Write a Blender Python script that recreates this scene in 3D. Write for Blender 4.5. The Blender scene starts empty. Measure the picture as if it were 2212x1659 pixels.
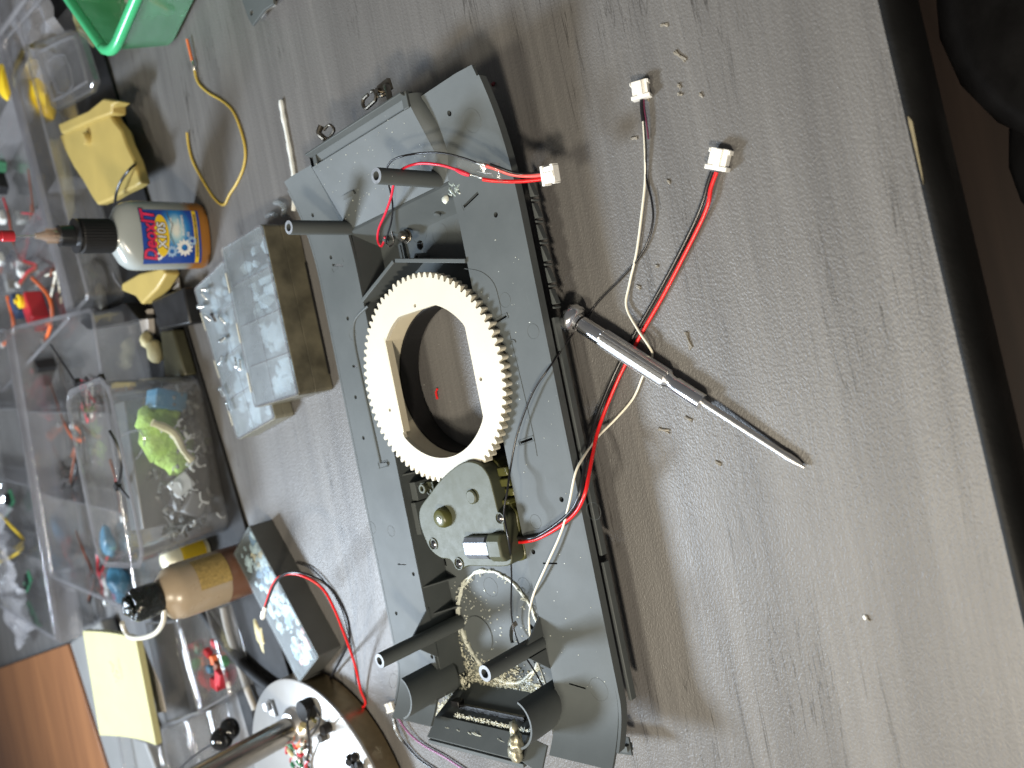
import bpy, bmesh, math, random
from mathutils import Vector, Matrix, noise
from math import sin, cos, pi, radians, atan2, hypot, sqrt
random.seed(7)
C = bpy.context.scene.collection
S = bpy.context.scene

# ------------------------------------------------------------------ camera
CAMH = 0.34
FPX, CX, CY = 1700.0, 1106.0, 829.5
TH = radians(43.373)
A2 = (-0.98001, 0.19893)          # picture direction of "away and up"
B2 = (-0.19893, -0.98001)         # picture direction of world +X
FW = Vector((0, sin(TH), -cos(TH)))
UP = Vector((0, cos(TH), sin(TH)))
RT = Vector((1, 0, 0))
cam = bpy.data.cameras.new('camera')
co = bpy.data.objects.new('camera', cam); C.objects.link(co); S.camera = co
xc = UP * A2[0] + RT * B2[0]
yc = -(UP * A2[1] + RT * B2[1])
m = Matrix((xc, yc, -FW)).transposed().to_4x4(); m.translation = (0, 0, CAMH)
co.matrix_world = m
cam.sensor_width = 36; cam.lens = FPX / 2212 * 36
cam.clip_start = 0.01; cam.clip_end = 30
cam.dof.use_dof = True; cam.dof.focus_distance = 0.425; cam.dof.aperture_fstop = 8.0

# ------------------------------------------------------------------ light
w = bpy.data.worlds.new('World'); S.world = w; w.use_nodes = True
nt = w.node_tree; bg = nt.nodes['Background']
tc = nt.nodes.new('ShaderNodeTexCoord'); sp = nt.nodes.new('ShaderNodeSeparateXYZ')
cr = nt.nodes.new('ShaderNodeValToRGB'); mp = nt.nodes.new('ShaderNodeMapRange')
nt.links.new(tc.outputs['Generated'], sp.inputs[0]); nt.links.new(sp.outputs['Z'], mp.inputs[0])
mp.inputs[1].default_value = -1; mp.inputs[2].default_value = 1
nt.links.new(mp.outputs[0], cr.inputs[0]); nt.links.new(cr.outputs[0], bg.inputs[0])
e = cr.color_ramp.elements
e[0].position = 0.30; e[0].color = (.05, .045, .04, 1)
e[1].position = 0.62; e[1].color = (.62, .63, .66, 1)
k_ = e.new(0.95); k_.color = (.85, .84, .82, 1)
mx_ = nt.nodes.new('ShaderNodeMapRange'); nt.links.new(sp.outputs['X'], mx_.inputs[0])
mx_.inputs[1].default_value = 0; mx_.inputs[2].default_value = -1; mx_.inputs[3].default_value = .8; mx_.inputs[4].default_value = 3.2
vm0 = nt.nodes.new('ShaderNodeVectorMath'); vm0.operation = 'SCALE'; nt.links.new(cr.outputs[0], vm0.inputs[0]); nt.links.new(mx_.outputs[0], vm0.inputs['Scale'])
nt.links.new(vm0.outputs[0], bg.inputs[0])
bg.inputs[1].default_value = 0.21

def area(name, pos, target, size, energy, col, sy=None):
    l = bpy.data.lights.new(name, 'AREA'); l.size = size; l.energy = energy; l.color = col
    if sy: l.shape = 'RECTANGLE'; l.size_y = sy
    o = bpy.data.objects.new(name, l); C.objects.link(o); o.location = pos
    o.rotation_euler = (Vector(target) - Vector(pos)).to_track_quat('-Z', 'Y').to_euler()
    return o
area('cool_lamp', (-.34, 1.18, .78), (-.02, .34, 0), .22, 23, (.74, .86, 1.0))
area('warm_lamp', (-.56, -.14, .82), (.05, .33, 0), .10, 11.5, (1.0, .88, .70))
area('ceiling_lamp', (-.33, .36, 1.0), (-.02, .10, 0), .17, 6.2, (1.0, .91, .72))
S.view_settings.view_transform = 'Standard'; S.view_settings.look = 'None'
S.view_settings.exposure = 0.0; S.view_settings.gamma = 1
S.view_settings.use_curve_mapping = False
S.cycles.max_bounces = 10; S.cycles.transparent_max_bounces = 24
S.cycles.sample_clamp_indirect = 4

def at(px, py, z=0.0):
    """point of the horizontal plane z seen at that place of the photograph"""
    qx = (px - CX) / FPX; qy = (py - CY) / FPX
    d = FW + UP * (qx * A2[0] + qy * A2[1]) + RT * (qx * B2[0] + qy * B2[1])
    k = (z - CAMH) / d.z
    return Vector((0, 0, CAMH)) + d * k

# ------------------------------------------------------------------ materials
MATS = {}
def nodes(name):
    mt = bpy.data.materials.new(name); mt.use_nodes = True
    n = mt.node_tree; return mt, n, n.nodes['Principled BSDF']
def link(n, a, b): n.links.new(a, b)
def noise_tex(n, scale, detail=4, rough=.55, vec=None, sc=None, dist=0, rot=0):
    t = n.nodes.new('ShaderNodeTexNoise'); t.inputs['Scale'].default_value = scale
    t.inputs['Detail'].default_value = detail; t.inputs['Roughness'].default_value = rough
    t.inputs['Distortion'].default_value = dist
    g = n.nodes.new('ShaderNodeNewGeometry') if vec is None else None
    src = g.outputs['Position'] if g else vec
    mpg = n.nodes.new('ShaderNodeMapping')
    if sc: mpg.inputs['Scale'].default_value = sc
    mpg.inputs['Rotation'].default_value = (0, 0, rot)
    link(n, src, mpg.inputs[0]); link(n, mpg.outputs[0], t.inputs[0])
    return t
def ramp(n, src, stops):
    r = n.nodes.new('ShaderNodeValToRGB'); el = r.color_ramp.elements
    el[0].position = stops[0][0]; el[0].color = tuple(stops[0][1]) + (1,)
    el[1].position = stops[1][0]; el[1].color = tuple(stops[1][1]) + (1,)
    for p, c in stops[2:]:
        q = el.new(p); q.color = tuple(c) + (1,)
    link(n, src, r.inputs[0]); return r
def bump(n, src, strength, dist, prev=None):
    b = n.nodes.new('ShaderNodeBump'); b.inputs['Strength'].default_value = strength
    b.inputs['Distance'].default_value = dist
    link(n, src, b.inputs['Height'])
    if prev is not None: link(n, prev.outputs[0], b.inputs['Normal'])
    return b
def plastic(name, col, rough=.45, var=.10, scale=60, bmp=.15, metal=0, spec=.5, bd=.0003, bs=900, **kw):
    if name in MATS: return MATS[name]
    mt, n, p = nodes(name)
    t = noise_tex(n, scale, 5)
    c0 = [c * (1 - var) for c in col]; c1 = [min(1, c * (1 + var)) for c in col]
    r = ramp(n, t.outputs[0], [(.3, c0), (.7, c1)])
    link(n, r.outputs[0], p.inputs['Base Color'])
    rr = n.nodes.new('ShaderNodeMapRange'); rr.inputs[3].default_value = rough * .82; rr.inputs[4].default_value = min(1, rough * 1.18)
    t3 = noise_tex(n, scale * 2.7, 6, .7); link(n, t3.outputs[0], rr.inputs[0]); link(n, rr.outputs[0], p.inputs['Roughness'])
    p.inputs['Metallic'].default_value = metal; p.inputs['Specular IOR Level'].default_value = spec
    if bmp:
        t2 = noise_tex(n, bs, 3); b = bump(n, t2.outputs[0], bmp, bd); link(n, b.outputs[0], p.inputs['Normal'])
    for k, v in kw.items(): p.inputs[k.replace('_', ' ')].default_value = v
    MATS[name] = mt; return mt
def metal(name, col, rough=.25, var=.08):
    return plastic(name, col, rough, var, 200, .12, 1.0, bs=1500, bd=.0001)
def clear(name, tint=(.93, .95, .96), amt=.10, haze=(.7, .72, .74), hz=.06, rough=.12, mxr=.6):
    mt = bpy.data.materials.new(name); mt.use_nodes = True; n = mt.node_tree; n.nodes.clear()
    out = n.nodes.new('ShaderNodeOutputMaterial')
    tr = n.nodes.new('ShaderNodeBsdfTransparent'); tr.inputs[0].default_value = tuple(tint) + (1,)
    gl = n.nodes.new('ShaderNodeBsdfGlossy'); gl.inputs['Roughness'].default_value = rough
    df = n.nodes.new('ShaderNodeBsdfDiffuse'); df.inputs[0].default_value = tuple(haze) + (1,)
    t = noise_tex(n, 30, 4); b = bump(n, t.outputs[0], .35, .004)
    link(n, b.outputs[0], gl.inputs['Normal'])
    lw = n.nodes.new('ShaderNodeLayerWeight'); lw.inputs[0].default_value = .35
    mr = n.nodes.new('ShaderNodeMapRange'); mr.inputs[3].default_value = amt; mr.inputs[4].default_value = mxr
    link(n, lw.outputs['Facing'], mr.inputs[0])
    t2 = noise_tex(n, 14, 5); mh = n.nodes.new('ShaderNodeMapRange'); mh.inputs[1].default_value = .3; mh.inputs[2].default_value = .75
    mh.inputs[3].default_value = hz * .4; mh.inputs[4].default_value = hz * 1.7; link(n, t2.outputs[0], mh.inputs[0])
    m1 = n.nodes.new('ShaderNodeMixShader'); m2 = n.nodes.new('ShaderNodeMixShader')
    link(n, mh.outputs[0], m1.inputs[0]); link(n, tr.outputs[0], m1.inputs[1]); link(n, df.outputs[0], m1.inputs[2])
    link(n, mr.outputs[0], m2.inputs[0]); link(n, m1.outputs[0], m2.inputs[1]); link(n, gl.outputs[0], m2.inputs[2])
    link(n, m2.outputs[0], out.inputs[0]); MATS[name] = mt; return mt

def desk_material():
    mt, n, p = nodes('desk_laminate')
    # broad soft bands, fine fibres and thin dark cracks that run along X
    g1 = noise_tex(n, 1, 4, .5, sc=(2.4, 46, 1), dist=.25)
    g2 = noise_tex(n, 1, 6, .65, sc=(8, 330, 1), dist=.2)
    g3 = noise_tex(n, 1, 5, .6, sc=(2.4, 70, 1), dist=.9)
    base = ramp(n, g1.outputs[0], [(.28, (.090, .087, .086)), (.72, (.134, .130, .127))])
    fib = ramp(n, g2.outputs[0], [(.30, (.88, .88, .88)), (.68, (1.09, 1.09, 1.08))])
    # cracks: narrow band round 0.5 of a stretched noise
    s = n.nodes.new('ShaderNodeMath'); s.operation = 'SUBTRACT'; s.inputs[1].default_value = .5; link(n, g3.outputs[0], s.inputs[0])
    a = n.nodes.new('ShaderNodeMath'); a.operation = 'ABSOLUTE'; link(n, s.outputs[0], a.inputs[0])
    cr_ = ramp(n, a.outputs[0], [(.0, (.36, .35, .34)), (.009, (1, 1, 1))])
    gate = noise_tex(n, 1, 3, .5, sc=(7, 14, 1))
    gr = ramp(n, gate.outputs[0], [(.46, (0, 0, 0)), (.58, (1, 1, 1))])
    m1 = n.nodes.new('ShaderNodeMixRGB'); m1.blend_type = 'MULTIPLY'; m1.inputs[0].default_value = 1
    link(n, base.outputs[0], m1.inputs[1]); link(n, fib.outputs[0], m1.inputs[2])
    m2 = n.nodes.new('ShaderNodeMixRGB'); m2.blend_type = 'MULTIPLY'
    link(n, gr.outputs[0], m2.inputs[0]); link(n, m1.outputs[0], m2.inputs[1]); link(n, cr_.outputs[0], m2.inputs[2])
    # dull smudges
    sm = noise_tex(n, 22, 6, .6); smr = ramp(n, sm.outputs[0], [(.62, (1, 1, 1)), (.80, (1.22, 1.2, 1.16))])
    m3 = n.nodes.new('ShaderNodeMixRGB'); m3.blend_type = 'MULTIPLY'; m3.inputs[0].default_value = .7
    link(n, m2.outputs[0], m3.inputs[1]); link(n, smr.outputs[0], m3.inputs[2])
    link(n, m3.outputs[0], p.inputs['Base Color'])
    rr = n.nodes.new('ShaderNodeMapRange'); rr.inputs[3].default_value = .36; rr.inputs[4].default_value = .55
    link(n, sm.outputs[0], rr.inputs[0]); link(n, rr.outputs[0], p.inputs['Roughness'])
    p.inputs['Specular IOR Level'].default_value = .5
    gp = n.nodes.new('ShaderNodeNewGeometry')
    v = n.nodes.new('ShaderNodeTexVoronoi'); v.feature = 'SMOOTH_F1'; v.inputs['Scale'].default_value = 1350
    mv = n.nodes.new('ShaderNodeMapping'); mv.inputs['Scale'].default_value = (.62, 1, 1)
    wp = noise_tex(n, 900, 2); ad = n.nodes.new('ShaderNodeVectorMath'); ad.operation = 'MULTIPLY_ADD'
    ad.inputs[1].default_value = (.0009, .0009, 0); link(n, wp.outputs['Color'], ad.inputs[0]); link(n, gp.outputs['Position'], ad.inputs[2])
    link(n, ad.outputs[0], mv.inputs[0]); link(n, mv.outputs[0], v.inputs['Vector'])
    t4 = noise_tex(n, 1, 3, .5, sc=(700, 1000, 1))
    b1 = bump(n, v.outputs['Distance'], .75, .00030); b2 = bump(n, t4.outputs[0], .45, .0003, b1)
    b3 = bump(n, g2.outputs[0], .10, .0002, b2)
    link(n, b3.outputs[0], p.inputs['Normal'])
    return mt
def hull_material():
    mt, n, p = nodes('hull_plastic')
    t = noise_tex(n, 26, 5, .6)
    r = ramp(n, t.outputs[0], [(.3, (.064, .073, .075)), (.7, (.082, .092, .094))])
    # scuffs: short pale scratches
    sc_ = noise_tex(n, 1, 6, .7, sc=(60, 900, 60), dist=.4, rot=.5)
    sr = ramp(n, sc_.outputs[0], [(.66, (0, 0, 0)), (.80, (1, 1, 1))])
    gt = noise_tex(n, 30, 3); gr = ramp(n, gt.outputs[0], [(.50, (0, 0, 0)), (.66, (.55, .55, .55))])
    mm = n.nodes.new('ShaderNodeMixRGB'); mm.blend_type = 'MULTIPLY'; mm.inputs[0].default_value = 1
    link(n, sr.outputs[0], mm.inputs[1]); link(n, gr.outputs[0], mm.inputs[2])
    mx = n.nodes.new('ShaderNodeMixRGB'); link(n, mm.outputs[0], mx.inputs[0]); link(n, r.outputs[0], mx.inputs[1]); mx.inputs[2].default_value = (.26, .29, .30, 1)
    # pale dust specks
    v = n.nodes.new('ShaderNodeTexVoronoi'); v.inputs['Scale'].default_value = 190
    g = n.nodes.new('ShaderNodeNewGeometry'); link(n, g.outputs['Position'], v.inputs['Vector'])
    vr = ramp(n, v.outputs['Distance'], [(.035, (1, 1, 1)), (.06, (0, 0, 0))])
    vg = n.nodes.new('ShaderNodeSeparateColor'); link(n, v.outputs['Color'], vg.inputs[0])
    vt = n.nodes.new('ShaderNodeMath'); vt.operation = 'GREATER_THAN'; vt.inputs[1].default_value = .93; link(n, vg.outputs[0], vt.inputs[0])
    vm = n.nodes.new('ShaderNodeMath'); vm.operation = 'MULTIPLY'; link(n, vr.outputs[0], vm.inputs[0]); link(n, vt.outputs[0], vm.inputs[1])
    m2 = n.nodes.new('ShaderNodeMixRGB'); link(n, vm.outputs[0], m2.inputs[0]); link(n, mx.outputs[0], m2.inputs[1]); m2.inputs[2].default_value = (.6, .62, .6, 1)
    link(n, m2.outputs[0], p.inputs['Base Color'])
    rr = n.nodes.new('ShaderNodeMapRange'); p.inputs['Specular IOR Level'].default_value = .26
    rr.inputs[3].default_value = .46; rr.inputs[4].default_value = .62
    link(n, gt.outputs[0], rr.inputs[0]); link(n, rr.outputs[0], p.inputs['Roughness'])
    t2 = noise_tex(n, 1400, 3); b = bump(n, t2.outputs[0], .22, .00018); link(n, b.outputs[0], p.inputs['Normal'])
    return mt
def wood_material(name, a, b_, sc=(2, 30, 2), rot=0):
    mt, n, p = nodes(name)
    t = noise_tex(n, 1, 6, .6, sc=sc, dist=.8, rot=rot); r = ramp(n, t.outputs[0], [(.3, a), (.7, b_)])
    link(n, r.outputs[0], p.inputs['Base Color']); p.inputs['Roughness'].default_value = .5
    return mt

M_DESK = desk_material(); M_HULL = hull_material()
M_WORN = plastic('worn_grey', (.19, .21, .24), .5, .3, 500, .4)
M_TRIM = plastic('black_edge_trim', (.006, .006, .006), .50, .3, 40, .5, bs=500, spec=.14)
M_GEAR = plastic('cream_nylon', (.54, .51, .42), .50, .03, 40, .08, Subsurface_Weight=.0)
M_HUB = plastic('cream_nylon_hub', (.54, .49, .37), .45, .04, 40, .08)
M_OLIVE = plastic('olive_plastic', (.070, .072, .022), .30, .12, 80, .15)
M_OLIVEG = plastic('greygreen_plastic', (.062, .068, .044), .50, .06, 60, .15, spec=.3)
M_BLACK = plastic('black_plastic', (.012, .012, .013), .35, .3, 60, .1)
M_BLACKM = plastic('black_matte', (.009, .009, .010), .65, .35, 30, .3, spec=.3)
M_CHROME = metal('chrome', (.82, .82, .83), .20)
M_STEEL = metal('brushed_steel', (.74, .73, .72), .34)
M_DSTEEL = metal('dark_steel', (.20, .18, .15), .32, .25)
M_MOTOR = metal('motor_can', (.30, .32, .35), .55)
M_SCREWB = metal('blackened_screw', (.25, .24, .24), .26)
M_RED = plastic('red_wire', (.62, .012, .014), .33, .05, 80, 0)
M_REDP = plastic('pink_red_wire', (.60, .018, .045), .35, .05, 80, 0)
M_BLK = plastic('black_wire', (.010, .010, .012), .30, .1, 80, 0)
M_WHITE = plastic('white_wire', (.66, .63, .53), .42, .05, 80, 0)
M_YELW = plastic('ochre_wire', (.42, .30, .055), .42, .08, 80, 0)
M_ORW = plastic('orange_wire', (.65, .17, .06), .42, .08, 80, 0)
M_PLUG = plastic('plug_nylon', (.74, .73, .69), .40, .03, 80, .08)
M_SOLDER = metal('solder', (.72, .70, .64), .3, .2)
M_COPPER = metal('copper', (.62, .36, .22), .35)
M_GLUE = plastic('dried_glue', (.44, .44, .35), .28, .25, 400, .6, bs=700, bd=.0008)
M_GLUEC = plastic('clear_glue_white', (.50, .52, .46), .30, .2, 400, .6, bs=900, bd=.0006)
M_PUTTY = plastic('metallic_putty', (.30, .29, .22), .34, .3, 200, .2, .55)
M_TAPE = clear('clear_tape', (.96, .955, .94), .015, (.5, .5, .48), .03, .10, .22)
M_CLEAR = clear('clear_styrene', (.955, .955, .955), .09, (.55, .55, .56), .05, .10)
M_CLEARD = clear('scuffed_clear', (.965, .965, .965), .08, (.62, .62, .62), .055, .08)
M_FROST = clear('frosted_lid', (.90, .93, .95), .06, (.46, .52, .56), .18, .34, .4)
M_LIDF = clear('lid_film', (.92, .95, .96), .005, (.40, .47, .50), .06, .45, .10)
M_TRIMC = clear('clear_rim', (.94, .94, .95), .16, (.60, .60, .63), .12, .10)
M_OLBODY = plastic('olive_brown_box', (.105, .096, .066), .42, .45, 55, .3)
M_TRANSG = clear('green_tub_wall', (.10, .50, .26), .08, (.10, .42, .20), .55, .18)
M_GREENR = plastic('green_tub_rim', (.05, .40, .17), .28, .08, 30, 0, Subsurface_Weight=0)
M_SAND = plastic('tan_yellow_plastic', (.36, .27, .080), .45, .06, 30, .15)
M_FOAM = plastic('green_foam', (.30, .46, .08), .9, .25, 80, .8, bs=300, bd=.003)
M_CREAMF = plastic('cream_putty', (.50, .44, .24), .6, .2, 60, .4)
M_PAPER = plastic('yellow_paper', (.37, .345, .17), .75, .04, 20, .1)
M_WPAPER = plastic('white_paper', (.40, .37, .34), .75, .04, 20, .1)
M_GREYB = plastic('grey_box_plastic', (.075, .078, .076), .42, .15, 30, .15)
M_GREYL = plastic('light_grey_plastic', (.17, .17, .165), .5, .08, 20, .1)
M_LAMPW = plastic('satin_white_metal', (.33, .325, .315), .32, .04, 20, .05, metal=.35)
M_BRONZE = metal('bronze_side', (.34, .27, .17), .30, .10)
M_BLUE = plastic('blue_tape', (.05, .16, .25), .35, .2, 60, .2)
M_PCB = plastic('green_circuit', (.03, .14, .07), .4, .4, 300, .2)
M_REDPL = plastic('red_plastic', (.40, .02, .03), .35, .1, 40, .1)
M_YELPL = plastic('yellow_plastic', (.72, .50, .02), .38, .08, 40, .1)
M_ORPL = plastic('orange_plastic', (.85, .30, .02), .4, .05, 40, .1)
M_WHPL = plastic('white_bits', (.66, .68, .66), .45, .08, 60, .2)
M_BAG = clear('plastic_bag', (.86, .86, .88), .18, (.7, .7, .74), .30, .12)
M_BROWNL = plastic('amber_liquid', (.40, .17, .03), .3, .12, 20, 0)
M_TANB = plastic('tan_bottle', (.34, .27, .19), .28, .12, 18, 0)
M_BRNB = plastic('tan_bottle_low', (.17, .085, .055), .3, .12, 18, 0)

# ------------------------------------------------------------------ mesh helpers
def newbm(): return bmesh.new()
def obj(name, bm, mat, parent=None, bevel=0, smooth=True, seg=2, kind=None, label=None, angle=35):
    me = bpy.data.meshes.new(name)
    if parent is not None and parent.type == 'EMPTY' or parent is not None:
        off = world_of(parent)
        bmesh.ops.transform(bm, matrix=off.inverted(), verts=bm.verts)
    bmesh.ops.recalc_face_normals(bm, faces=bm.faces)
    bm.to_mesh(me); bm.free()
    me.materials.append(mat) if not isinstance(mat, (list, tuple)) else [me.materials.append(x) for x in mat]
    o = bpy.data.objects.new(name, me); C.objects.link(o)
    if parent is not None: o.parent = parent
    if smooth:
        me.polygons.foreach_set('use_smooth', [True] * len(me.polygons))
        try: me.set_sharp_from_angle(angle=radians(angle))
        except Exception: pass
    if bevel:
        b = o.modifiers.new('bevel', 'BEVEL'); b.width = bevel; b.segments = seg; b.limit_method = 'ANGLE'; b.angle_limit = radians(40)
        b.harden_normals = False
    if kind: o['kind'] = kind
    if label: o['label'] = label
    return o
def pieces(name, bm, mat, parent=None, **kw):
    """link every separate piece of bm as a part of its own"""
    bm.verts.index_update(); bm.verts.ensure_lookup_table(); seen = set(); isl = []
    for v in bm.verts:
        if v.index in seen: continue
        st = [v]; seen.add(v.index); cur = []
        while st:
            a = st.pop(); cur.append(a)
            for ed in a.link_edges:
                b = ed.other_vert(a)
                if b.index not in seen: seen.add(b.index); st.append(b)
        isl.append(cur)
    bb = [([min(v.co[k] for v in c) for k in range(3)], [max(v.co[k] for v in c) for k in range(3)]) for c in isl]
    grp = list(range(len(isl)))
    def find(i):
        while grp[i] != i: i = grp[i]
        return i
    for i in range(len(isl)):
        for j in range(i):
            if all(bb[i][0][k]-.0003 <= bb[j][1][k] and bb[j][0][k]-.0003 <= bb[i][1][k] for k in range(3)): grp[find(i)] = find(j)
    out = []
    for g in sorted(set(find(i) for i in range(len(isl)))):
        keep = set(v.index for i in range(len(isl)) if find(i) == g for v in isl[i])
        b2 = bm.copy(); b2.verts.index_update(); b2.verts.ensure_lookup_table()
        bmesh.ops.delete(b2, geom=[v for v in b2.verts if v.index not in keep], context='VERTS')
        out.append(obj(name, b2, mat, parent, **kw))
    bm.free(); return out
def world_of(o):
    mtx = o.matrix_basis.copy()
    while o.parent is not None:
        o = o.parent; mtx = o.matrix_basis @ mtx
    return mtx
def thing(name, label, cat, loc, rz=0, group=None):
    o = bpy.data.objects.new(name, None); C.objects.link(o); o.location = loc; o.rotation_euler = (0, 0, rz)
    o.empty_display_size = .01
    o['label'] = label; o['category'] = cat
    if group: o['group'] = group
    return o
def tag(o, label, cat, group=None):
    o['label'] = label; o['category'] = cat
    if group: o['group'] = group
    return o
def frame(loc=(0, 0, 0), rz=0, rx=0, ry=0):
    return Matrix.Translation(loc) @ Matrix.Rotation(rz, 4, 'Z') @ Matrix.Rotation(ry, 4, 'Y') @ Matrix.Rotation(rx, 4, 'X')
def box(bm, x0, x1, y0, y1, z0, z1, M=None):
    vs = [bm.verts.new((x, y, z)) for z in (z0, z1) for y in (y0, y1) for x in (x0, x1)]
    for f in ((0, 1, 3, 2), (4, 5, 7, 6), (0, 1, 5, 4), (2, 3, 7, 6), (0, 2, 6, 4), (1, 3, 7, 5)):
        bm.faces.new([vs[i] for i in f])
    if M is not None: bmesh.ops.transform(bm, matrix=M, verts=vs)
    return vs
def cbox(bm, c, s, M=None):
    return box(bm, c[0]-s[0]/2, c[0]+s[0]/2, c[1]-s[1]/2, c[1]+s[1]/2, c[2]-s[2]/2, c[2]+s[2]/2, M)
def prism(bm, pts, z0, z1, M=None):
    lo = [bm.verts.new((p[0], p[1], z0)) for p in pts]; hi = [bm.verts.new((p[0], p[1], z1)) for p in pts]
    n = len(pts)
    bm.faces.new(lo[::-1]); bm.faces.new(hi)
    for i in range(n): bm.faces.new((lo[i], lo[(i+1) % n], hi[(i+1) % n], hi[i]))
    if M is not None: bmesh.ops.transform(bm, matrix=M, verts=lo+hi)
    return lo+hi
def plate(bm, outer, holes, z0, z1):
    """flat plate with real through-holes"""
    allv = []
    for z in (z1, z0):
        edges = []; loops = []
        for lp in [outer] + holes:
            vs = [bm.verts.new((p[0], p[1], z)) for p in lp]; loops.append(vs)
            for i in range(len(vs)): edges.append(bm.edges.new((vs[i], vs[(i+1) % len(vs)])))
        bmesh.ops.triangle_fill(bm, edges=edges, use_beauty=True, use_dissolve=False)
        allv.append(loops)
    for a, b in zip(*allv):
        for i in range(len(a)):
            j = (i+1) % len(a); bm.faces.new((a[i], a[j], b[j], b[i]))
def circ(cx, cy, r, n=24, a0=0, ry=None):
    ry = ry or r
    return [(cx + r*cos(a0+2*pi*i/n), cy + ry*sin(a0+2*pi*i/n)) for i in range(n)]
def rrect(x0, x1, y0, y1, r, n=6):
    out = []
    for cx, cy, a in ((x1-r, y1-r, 0), (x0+r, y1-r, pi/2), (x0+r, y0+r, pi), (x1-r, y0+r, 3*pi/2)):
        for i in range(n+1):
            t = a + pi/2*i/n; out.append((cx+r*cos(t), cy+r*sin(t)))
    return out
def slot(cx, cy, l, w_, ang):
    c, s = cos(ang), sin(ang)
    return [(cx + c*x - s*y, cy + s*x + c*y) for x, y in ((-l/2, -w_/2), (l/2, -w_/2), (l/2, w_/2), (-l/2, w_/2))]
def lathe(bm, prof, M=None, n=40, caps=True, sx=1, sy=1):
    rings = []
    for r, z in prof:
        rings.append([bm.verts.new((r*cos(2*pi*i/n)*sx, r*sin(2*pi*i/n)*sy, z)) for i in range(n)])
    for a, b in zip(rings, rings[1:]):
        for i in range(n): bm.faces.new((a[i], a[(i+1) % n], b[(i+1) % n], b[i]))
    if caps: bm.faces.new(rings[0][::-1]); bm.faces.new(rings[-1])
    if M is not None: bmesh.ops.transform(bm, matrix=M, verts=[v for r in rings for v in r])
def smooth_path(P, k=6):
    P = [Vector(p) for p in P]
    if len(P) < 3: return P
    out = []
    for i in range(len(P)-1):
        p0 = P[max(i-1, 0)]; p1 = P[i]; p2 = P[i+1]; p3 = P[min(i+2, len(P)-1)]
        for j in range(k):
            t = j/k
            out.append(.5*((2*p1)+(-p0+p2)*t+(2*p0-5*p1+4*p2-p3)*t*t+(-p0+3*p1-3*p2+p3)*t**3))
    out.append(P[-1]); return out
def tube(bm, P, r, n=10, k=6, rad=None, jitter=0):
    P = smooth_path(P, k)
    up = Vector((0, 0, 1)); rings = []
    for i, p in enumerate(P):
        d = (P[min(i+1, len(P)-1)] - P[max(i-1, 0)]).normalized()
        s = d.cross(up)
        if s.length < 1e-4: s = d.cross(Vector((0, 1, 0)))
        s.normalize(); u = s.cross(d).normalized()
        rr = rad(i/(len(P)-1)) if rad else r
        if jitter: rr *= 1 + random.uniform(-jitter, jitter)
        rings.append([bm.verts.new(p + (s*cos(2*pi*j/n) + u*sin(2*pi*j/n))*rr) for j in range(n)])
    for a, b in zip(rings, rings[1:]):
        for j in range(n): bm.faces.new((a[j], a[(j+1) % n], b[(j+1) % n], b[j]))
    bm.faces.new(rings[0]); bm.faces.new(rings[-1][::-1])
def PX(pts, dz=0): return [at(x, y, z+dz) for x, y, z in pts]
def blob(bm, c, r, sx=1, sy=1, sz=1, amp=.3, sub=2, fr=1.2, seed=0, M=None):
    g = bmesh.ops.create_icosphere(bm, subdivisions=sub, radius=1)
    for v in g['verts']:
        d = v.co.normalized(); q = 1 + amp*noise.noise(d*fr + Vector((seed*3.1, seed*1.7, seed)))
        v.co = Vector((d.x*sx*r*q, d.y*sy*r*q, d.z*sz*r*q)) + Vector(c)
    if M is not None: bmesh.ops.transform(bm, matrix=M, verts=g['verts'])
def ringflat(bm, cx, cy, z, r, wd=.00012, n=36):
    a = [bm.verts.new((cx+(r-wd)*cos(2*pi*i/n), cy+(r-wd)*sin(2*pi*i/n), z)) for i in range(n)]
    b = [bm.verts.new((cx+r*cos(2*pi*i/n), cy+r*sin(2*pi*i/n), z+.00012)) for i in range(n)]
    c = [bm.verts.new((cx+(r+wd)*cos(2*pi*i/n), cy+(r+wd)*sin(2*pi*i/n), z)) for i in range(n)]
    for i in range(n):
        j = (i+1) % n; bm.faces.new((a[i], a[j], b[j], b[i])); bm.faces.new((b[i], b[j], c[j], c[i]))

# ================================================================== SETTING
# desk top (one slab), its black front trim, room floor
MD = Matrix.Translation((0, -.0030, 0)) @ Matrix.Rotation(radians(1.5), 4, 'Z')
bm = newbm(); box(bm, -1.2, 1.4, .0876, 1.75, -.025, 0, MD)
obj('desk', bm, M_DESK, kind='structure', smooth=False)
bm = newbm()
pr = [(.0875, .0002), (.0862, .0008), (.0845, .0004), (.0820, -.002), (.0800, -.006), (.0790, -.012), (.0790, -.024), (.0875, -.024)]
for x0, x1 in ((-1.2, 1.4),):
    a = [bm.verts.new((x0, y, z)) for y, z in pr]; b = [bm.verts.new((x1, y, z)) for y, z in pr]
    bm.faces.new(a); bm.faces.new(b[::-1])
    for i in range(len(pr)): j = (i+1) % len(pr); bm.faces.new((a[i], a[j], b[j], b[i]))
bmesh.ops.transform(bm, matrix=MD, verts=bm.verts)
obj('desk_edge', bm, M_TRIM, kind='structure', angle=60)
bm = newbm(); prism(bm, [(.0735, .0862), (.071, .0865), (.046, .0864), (.050, .0859), (.071, .0851)], .0006, .0012, MD)   # chipped bare strip along the trim joint
obj('chipped_edge', bm, plastic('bare_edge', (.16, .13, .07), .6, .2, 200, .4), kind='structure')
bm = newbm(); box(bm, -4, 4, -4, 5, -.76, -.75)
obj('floor', bm, wood_material('floor_wood', (.024, .015, .011), (.042, .026, .019)), kind='structure', smooth=False)

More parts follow.
